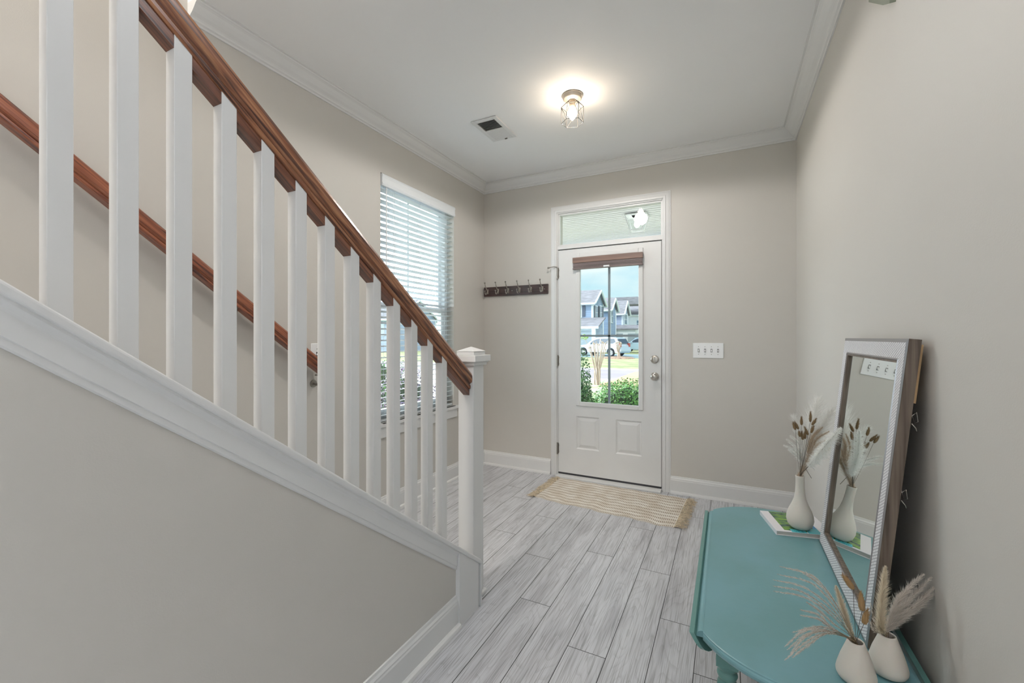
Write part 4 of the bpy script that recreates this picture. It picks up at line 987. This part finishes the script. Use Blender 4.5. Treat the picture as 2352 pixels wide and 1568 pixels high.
slab('driveway_far', [(-22, 36.4), (2, 36.4), (2, 43.5), (-22, 43.5)], GZ+.05, M['drive2'], 'shaded driveway under the parked cars', 'driveway')

def leaves(m, c, rad, n, size, flat=1.0, seed=0, shell=.72):
    for i in range(n):
        d = rv(); d.z = abs(d.z)*1.0 if d.z > -.35 else d.z*.4
        rr = shell+(1-shell)*R.random()**.5
        bump_ = 1+.16*noise.noise(d*2.3+Vector((seed, 0, 0)))+.10*noise.noise(d*6+Vector((seed, 3, 0)))
        p = Vector((c[0]+d.x*rad[0]*rr*bump_, c[1]+d.y*rad[1]*rr*bump_, c[2]+d.z*rad[2]*rr*bump_))
        nrm = (d+rv()*.7).normalized(); a = nrm.cross(rv()).normalized(); b = nrm.cross(a); s = size*R.uniform(.7, 1.3)
        m.add([p-a*s, p+b*s*.45-a*s*.1, p+a*s, p-b*s*.45-a*s*.1], [(0, 1, 2, 3)])
def shrub(name, label, c, rad, n, size, mt, group=None, cat='shrub', seed=0):
    t = thing(name, (c[0], c[1], GZ), label, cat, group)
    m = MB(); leaves(m, c, rad, n, size, seed=seed); m.build('foliage', mt, t)
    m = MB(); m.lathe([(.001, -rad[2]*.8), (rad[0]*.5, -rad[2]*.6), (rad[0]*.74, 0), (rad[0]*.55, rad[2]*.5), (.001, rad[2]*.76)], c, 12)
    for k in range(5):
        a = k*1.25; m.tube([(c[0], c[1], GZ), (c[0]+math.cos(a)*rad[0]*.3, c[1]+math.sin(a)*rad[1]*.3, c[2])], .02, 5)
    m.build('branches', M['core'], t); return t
b = atY(1418, 930, 7.3)
shrub('round_shrub', 'rounded bright green shrub under the door glass view', (b.x+.06, 7.75, GZ+.42), (.70, .55, .60), 7500, .024, M['leaf'], seed=1)
b2 = atY(1336, 880, 7.0)
shrub('tall_shrub', 'taller dark green shrub at the left edge of the door glass', (b2.x-.17, 6.75, GZ+.62), (.44, .40, 1.12), 6500, .026, M['leaf2'], seed=5)
def myrtle(base_px, d, tops, label, r0):
    f = at(*base_px, d); f.z = GZ
    t = thing('crape_myrtle', tuple(f), label, 'tree')
    m = MB()
    for i, (x, y) in enumerate(tops):
        e = at(x, y, d+R.uniform(-.25, .25)); mid = f.lerp(e, .5); mid += Vector((e.x-f.x, 0, 0))*-.12
        b0 = f+Vector((R.uniform(-.14, .14)*r0/.03, R.uniform(-.1, .1), -.05))
        pt = bez([b0, b0.lerp(mid, .6)+Vector((0, 0, .05)), mid, e], 14); m.tube(pt, [r0*(1.25-.5*k/14) for k in range(15)], 6)
        r = r0*1.5; m.lathe([(.001, -r), (r*.8, -r*.5), (r, 0), (r*.7, r*.7), (.001, r)], e, 8)
        if i % 2 == 0: m.tube([e, e+Vector((R.uniform(-.1, .1), 0, .1))], r0*.5, 5)
    if len(tops) > 6:
        e = at(1353, 799, d); g = at(1341, 776, d); m.tube([e, e.lerp(g, .5)+Vector((0, 0, .05)), g], .008, 5)
        k = MB(); leaves(k, tuple(g), (.15, .12, .13), 60, .045); k.build('new_leaves', M['leafy'], t)
    m.build('branches', M['bark'], t)
z4 = lambda x, y: (1320+x/5.226, 640+y/5.226)
myrtle((1371, 884), 15.6, [z4(172, 830), z4(190, 822), z4(225, 775), z4(240, 780), z4(270, 785), z4(290, 790), z4(330, 760), z4(345, 768), z4(368, 778), z4(372, 850)], 'pruned pale crape myrtle trunks in the yard', .023)
myrtle((1419, 822), 36.5, [z4(498, 770), z4(515, 765), z4(530, 760), z4(550, 765), z4(558, 775)], 'smaller pruned crape myrtle across the street', .05)
p = at(1419, 823, 35.6)
m = MB(); m.lathe([(1.5, -.04), (1.2, .10), (.5, .15), (.001, .16)], (p.x, p.y, GZ), 20); tag(m.build('mulch_mound', M['mulch']), 'mulch mound around the smaller crape myrtle', 'mulch', kind='stuff')


def house(label, x0, x1, y0, y1, ze, zr, ridge, sid, sid2=None, wins=(), gz_extra=()):
    """box house: eaves ze, ridge zr; ridge 'x' or 'y' direction"""
    t = thing('house', ((x0+x1)/2, (y0+y1)/2, GZ), label, 'house')
    m = MB(); m.box(x0, x1, y0, y1, GZ, ze)
    if ridge == 'x':
        ym = (y0+y1)/2
        for x in (x0, x1): m.add([(x, y0, ze), (x, y1, ze), (x, ym, zr)], [(0, 1, 2)])
    else:
        xm = (x0+x1)/2
        for y in (y0, y1): m.add([(x0, y, ze), (x1, y, ze), (xm, y, zr)], [(0, 1, 2)])
    wl = m.build('walls', sid, t)
    o = .35; m = MB(); th = .14
    def plane(P): m.prism(P, [(a, b_, c+th) for a, b_, c in P])
    mt_ = MB()
    if ridge == 'x':
        k = (zr-ze)/((y1-y0)/2)
        for s, yy in ((-1, y0), (1, y1)):
            P = [(x0-o, yy+s*o, ze-k*o), (x1+o, yy+s*o, ze-k*o), (x1+o, ym, zr), (x0-o, ym, zr)]; plane(P)
            mt_.tube([(x1+o, yy+s*o, ze-k*o), (x1+o, ym, zr)], .14, 4); mt_.tube([(x0-o, yy+s*o, ze-k*o-.02), (x1+o, yy+s*o, ze-k*o-.02)], .14, 4)
    else:
        k = (zr-ze)/((x1-x0)/2)
        for s, xx in ((-1, x0), (1, x1)):
            P = [(xx+s*o, y0-o, ze-k*o), (xx+s*o, y1+o, ze-k*o), (xm, y1+o, zr), (xm, y0-o, zr)]; plane(P)
            mt_.tube([(xx+s*o, y0-o, ze-k*o), (xm, y0-o, zr)], .14, 4); mt_.tube([(xx+s*o, y0-o, ze-k*o-.02), (xx+s*o, y1+o, ze-k*o-.02)], .14, 4)
    m.build('roof', M['shingle'], t)
    for x in (x0, x1): mt_.box(x-.16 if x == x1 else x-.02, x+.02 if x == x1 else x+.16, y0-.04, y0, GZ, ze)
    mt_.box(x1, x1+.04, y0, y0+.35, GZ, ze); mt_.box(x1, x1+.04, y1-.35, y1, GZ, ze)
    mt_.build('trim_boards', M['wtrim'], t)
    return t
def win_y(t, x0, x1, z0, z1, y, shut=False):              # window on a -Y face
    f = MB().box(x0-.1, x1+.1, y-.06, y, z0-.1, z1+.1).build('window', M['wtrim'], t)
    m = MB(); m.box(x0, x1, y-.09, y-.05, z0, (z0+z1)/2-.04); m.box(x0, x1, y-.09, y-.05, (z0+z1)/2+.04, z1); m.build('pane', M['hglass'], f)
    if shut:
        for a in (x0-.5, x1+.12): MB().box(a, a+.36, y-.06, y, z0, z1).build('shutter', M['shutter'], t)
def win_x(t, y0, y1, z0, z1, x, shut=False):              # window on a +X face
    f = MB().box(x, x+.06, y0-.12, y1+.12, z0-.1, z1+.1).build('window', M['wtrim'], t)
    m = MB(); m.box(x+.05, x+.09, y0, y1, z0, (z0+z1)/2-.04); m.box(x+.05, x+.09, y0, y1, (z0+z1)/2+.04, z1); m.build('pane', M['hglass'], f)
    if shut:
        for a in (y0-.75, y1+.15): MB().box(x, x+.06, a, a+.6, z0, z1).build('shutter', M['shutter'], t)
def zof(px, py, X, Y): d = -X*math.sin(YAW)+Y*math.cos(YAW); return CAMZ-(py-CY)/F_PX*d
# house A: blue, gable end to the right
YA = 47.0; xa = atY(1361.5, 700, YA).x; yb_ = atX(1386, 700, xa).y
hA = house('blue grey two storey house nearest, gable end with shuttered windows', xa-11, xa, YA, yb_, zof(1361, 693, xa, YA), zof(1381, 668, xa, (YA+yb_)/2), 'x', M['sidblue'])
for (a, b_) in ((247, 268), (302, 322)):
    ya_, yc_ = atX(z4(a, 0)[0], 700, xa).y, atX(z4(b_, 0)[0], 700, xa).y
    win_x(hA, ya_, yc_, zof(1368, 732, xa, ya_), zof(1368, 703, xa, ya_), xa, True)
xw0, xw1 = atY(1329, 700, YA).x, atY(1335, 700, YA).x; win_y(hA, xw0, xw1, zof(1332, 727, xw1, YA), zof(1332, 700, xw1, YA), YA, True)
# garage wing of house A
g0 = YA-2.6; xg = atY(1368, 750, g0).x; zg = zof(1368, 752, xg, g0)
m = MB(); m.box(xa-9, xg, g0, YA, GZ, zg); wing = m.build('garage_wing', M['sidblue2'], hA)
m = MB(); A = [(g0-.3, zg), (YA, zg+1.05), (YA, zg+1.2), (g0-.3, zg+.16)]; m.prism([(xa-9.3, y, z) for y, z in A], [(xg+.4, y, z) for y, z in A]); m.build('lower_roof', M['shingle'], hA)
m = MB(); m.box(xa-9.3, xg+.4, g0-.34, g0-.28, zg-.12, zg+.14); m.build('fascia', M['wtrim'], hA)
x0_, x1_ = atY(1335, 780, g0).x, atY(1362, 780, g0).x; zt_ = zof(1350, 758, x1_, g0)
MB().box(x0_-.25, x1_+.25, g0-.05, g0, GZ, zt_+.25).build('door_surround', M['wtrim'], hA)
m = MB(); zz = (zt_-GZ)/4
for k in range(4): m.box(x0_, x1_, g0-.09, g0-.04, GZ+k*zz+.02, GZ+(k+1)*zz-.02)
m.build('garage_door', M['garage'], hA)
MB().box(xg-.35, xg+.05, g0-.3, g0-.05, GZ, zg).build('post', M['wtrim'], hA)
# house B: gabled wing partly behind the muntin
YB = 56.0; xb = atY(1401, 700, YB).x; yb2 = atX(1415, 700, xb).y
hB = house('blue grey house second in the row, narrow gable behind the glass bar', xb-5.5, xb, YB, yb2, zof(1401, 708, xb, YB), zof(1406, 686, xb, (YB+yb2)/2), 'x', M['sidblue'])
ya_, yc_ = atX(1401.5, 700, xb).y+.3, atX(1405, 700, xb).y; win_x(hB, ya_+.2, yc_+.4, zof(1403, 740, xb, yc_), zof(1403, 713, xb, yc_), xb, False)
# house C
YC = 62.0; xc = atY(1430, 700, YC).x; yc2 = atX(1442, 700, xc).y
hC = house('pale blue house third in the row with a paned side window', xc-9.5, xc, YC, yc2, zof(1430, 717, xc, YC), zof(1436, 692, xc, (YC+yc2)/2), 'x', M['sidblue2'])
ya_, yc_ = atX(1434, 700, xc).y, atX(1439, 700, xc).y; win_x(hC, ya_, yc_, zof(1436, 744, xc, ya_), zof(1436, 722, xc, ya_), xc)
x_l = atY(1408, 700, YC).x
m = MB(); A = [(YC-2.4, zof(1420, 758, xc, YC)), (YC, zof(1420, 749, xc, YC)), (YC, zof(1420, 746, xc, YC)), (YC-2.4, zof(1420, 755, xc, YC))]; m.prism([(x_l-3, y, z) for y, z in A], [(xc+2.6, y, z) for y, z in A]); m.build('lower_roof', M['shingle'], hC)
m = MB(); zq = zof(1420, 758, xc, YC); m.box(x_l-3, xc+2.2, YC-2.2, YC, GZ, zq); m.build('garage_wing', M['sidwhite'], hC)
m = MB()
for k in range(3): m.box(x_l+k*2.6, x_l+k*2.6+1.9, YC-2.26, YC-2.2, GZ, zq-.5)
m.build('garage_door', M['garage'], hC)
m = MB(); xp = atY(1413, 700, YC+3).x; A = [(xp-3, zof(1404, 700, xp, YC+3)), (xp+4.2, zof(1404, 700, xp, YC+3)), (xp+3.3, zof(1404, 683, xp, YC+3)), (xp-2, zof(1404, 683, xp, YC+3))]
m.prism([(x, YC+3, z) for x, z in A], [(x, YC+7, z) for x, z in A]); m.build('upper_roof', M['shingle'], hC)
# house D white
YD = 68.0; xd = atY(1442, 700, YD).x
hD = house('white house farthest right behind the second car', xd, xd+14, YD, YD+9, zof(1460, 722, xd, YD), zof(1460, 701, xd, YD+4.5), 'x', M['sidwhite'])
a_, b_ = atY(1463, 700, YD).x, atY(1468, 700, YD).x; win_y(hD, a_, b_, zof(1465, 749, a_, YD), zof(1465, 736, a_, YD), YD)
# houses seen past the blind
hE = house('distant blue house seen through the slatted blind', -46, -36, 40, 48, 3.6, 6.0, 'x', M['sidblue2'])
win_y(hE, -44, -42.6, 1.5, 3.0, 40); win_y(hE, -39.6, -38, 1.5, 3.0, 40)
hF = house('distant pale house left beyond the slatted blind', -60, -50, 34, 42, 3.6, 6.2, 'x', M['sidwhite'])
win_x(hF, 36, 37.5, 1.2, 2.6, -50); win_x(hF, 39, 40.5, 1.2, 2.6, -50)

def car(label, ox, oy, ang, paint, L_=4.75, Hc=1.72, name='suv'):
    t = thing(name, (ox, oy, GZ+.05), label, 'car')
    Mx = Matrix.Translation((ox, oy, GZ+.05)) @ Matrix.Rotation(ang, 4, 'Z')
    h = .90
    def body(pts, hw, hw2=None):
        mm = MB(); n = len(pts); mm.prism([(x, -hw, z) for x, z in pts], [(x, hw, z) for x, z in pts], M=Mx); return mm
    lower = [(-.02, .35), (-.02, .62), (.05, .80), (.35, .93), (1.25, 1.04), (4.55, 1.08), (4.70, .95), (4.73, .55), (4.70, .35)]
    arches = lambda cx: [(cx+.42*math.cos(a), .36+.42*math.sin(a)) for a in [math.pi*k/8 for k in range(9)]]
    bot = [(4.70, .30)]+arches(3.82)+arches(.92)+[(-.02, .30)]
    m = body([(-.02, .30), (-.02, .62), (.05, .80), (.35, .93), (1.25, 1.04), (4.58, 1.10), (4.72, .95), (4.75, .55)]+bot[:-1], h)
    bo = m.build('body', paint, t, bevel=.05, seg=2)
    top = [(1.25, 1.03), (1.95, 1.58), (2.2, 1.68), (3.2, Hc), (4.15, 1.68), (4.35, 1.60), (4.62, 1.08)]
    m = MB(); A = [(x, -h+.02+(.16 if z > 1.2 else 0), z) for x, z in top]; Bv = [(x, h-.02-(.16 if z > 1.2 else 0), z) for x, z in top]; m.prism(A, Bv, M=Mx); m.build('cabin', paint, t, bevel=.04)
    for s in (-1, 1):
        for pts in ([(1.50, 1.10), (2.02, 1.52), (2.62, 1.58), (2.62, 1.12)], [(2.70, 1.12), (2.70, 1.58), (3.45, 1.59), (3.50, 1.13)], [(3.58, 1.13), (3.53, 1.59), (4.10, 1.57), (4.40, 1.15)]):
            y_ = lambda z: s*(h-.02-.16*max(0, min(1, (z-1.05)/.45))+.012)
            m = MB(); m.prism([(x, y_(z), z) for x, z in pts], [(x, y_(z)-s*.03, z) for x, z in pts], M=Mx); m.build('side_window', M['carglass'], t)
        MB().box(1.5, 4.1, s*.62, s*.66, Hc+.03, Hc+.07, M=Mx).build('roof_rack', M['tyre'], t)
        MB().box(4.60, 4.745, s*.62, s*.885, .85, 1.18, M=Mx).build('tail_light', M['taillight'], t)
        MB().box(-.01, .18, s*.55, s*.88, .62, .80, M=Mx).build('head_light', M['lampglass'], t)
        MB().box(1.62, 1.78, s*.90, s*1.02, 1.05, 1.20, M=Mx).build('side_mirror', paint, t, bevel=.03)
        for cx in (.92, 3.82):
            Wm = Mx @ Matrix.Translation((cx, s*.80, .34)) @ Matrix.Rotation(math.pi/2*s, 4, 'X').inverted()
            mm = MB(); mm.lathe([(.001, -.10), (.30, -.10), (.34, -.07), (.34, .07), (.31, .10), (.22, .10), (.22, .06), (.001, .06)], (0, 0, 0), 24, M=Wm); wh = mm.build('wheel', M['tyre'], t)
            mm = MB(); mm.lathe([(.17, .08), (.21, .095), (.215, .075)], (0, 0, 0), 20, M=Wm)
            mm.lathe([(.001, .10), (.05, .10), (.055, .07)], (0, 0, 0), 12, M=Wm)
            for k in range(6): mm.box(-.025, .025, 0, .19, .075, .095, M=Wm @ Matrix.Rotation(k*math.pi/3, 4, 'Z'))
            mm.build('hub_cap', M['rim'], wh)
    MB().box(4.66, 4.86, -.86, .86, .42, .66, M=Mx).build('rear_bumper', paint, t, bevel=.04)
    MB().box(-.12, .08, -.84, .84, .34, .58, M=Mx).build('front_bumper', paint, t, bevel=.04)
    m = MB(); m.prism([(4.40, -.66, 1.56), (4.40, .66, 1.56), (4.615, .74, 1.16), (4.615, -.74, 1.16)], [(4.44, -.66, 1.57), (4.44, .66, 1.57), (4.645, .74, 1.17), (4.645, -.74, 1.17)], M=Mx); m.build('rear_window', M['carglass'], t)
    m = MB(); m.prism([(1.34, -.72, 1.12), (1.34, .72, 1.12), (1.93, .64, 1.57), (1.93, -.64, 1.57)], [(1.30, -.72, 1.13), (1.30, .72, 1.13), (1.89, .64, 1.60), (1.89, -.64, 1.60)], M=Mx); m.build('windscreen', M['carglass'], t)
pa = atZ(1346.5, 816.5, GZ+.05); pb = atZ(1414, 819, GZ+.05); an = math.atan2(pb.y-pa.y, pb.x-pa.x)
Ls = (pb-pa).length/2.9
car('silver sport utility car parked across the street', pa.x-.92*math.cos(an), pa.y-.92*math.sin(an)+.9, an, M['carp'])
pc = atZ(1468, 811, GZ+.05)
car('pale blue sport utility car behind the silver one', pc.x-3.82+1.0, pc.y+3.6, -.12, M['carp2'])

# planting outside the left window
for (x, y, rx, rz, mt, lab, sd) in ((-3.55, 4.55, .50, .55, M['leafp'], 'plum leaved shrub nearest outside the blind', 2), (-4.6, 5.35, .55, .75, M['leafp'], 'taller plum leaved shrub behind the nearest one', 3), (-3.1, 3.4, .42, .45, M['leafp'], 'low plum leaved shrub right under the window sill', 4), (-6.4, 6.6, .8, .8, M['leaf'], 'green shrub beyond the plum shrubs', 6)):
    shrub('flowering_shrub' if mt is M['leafp'] else 'green_shrub', lab, (x, y, GZ+rz*.75), (rx, rx, rz), 1900, .026, mt, seed=sd)
slab('mulch_bed', [(-5.6, 2.0), (-2.4, 2.0), (-2.4, 6.2), (-5.6, 6.2)], GZ+.03, M['mulch'], 'mulch bed beside the house', 'ground')
slab('path_side', [(-16, 3.0), (-7.5, 3.0), (-7.5, 16.2), (-16, 16.2)], GZ+.04, M['concrete'], 'neighbouring concrete driveway', 'driveway')
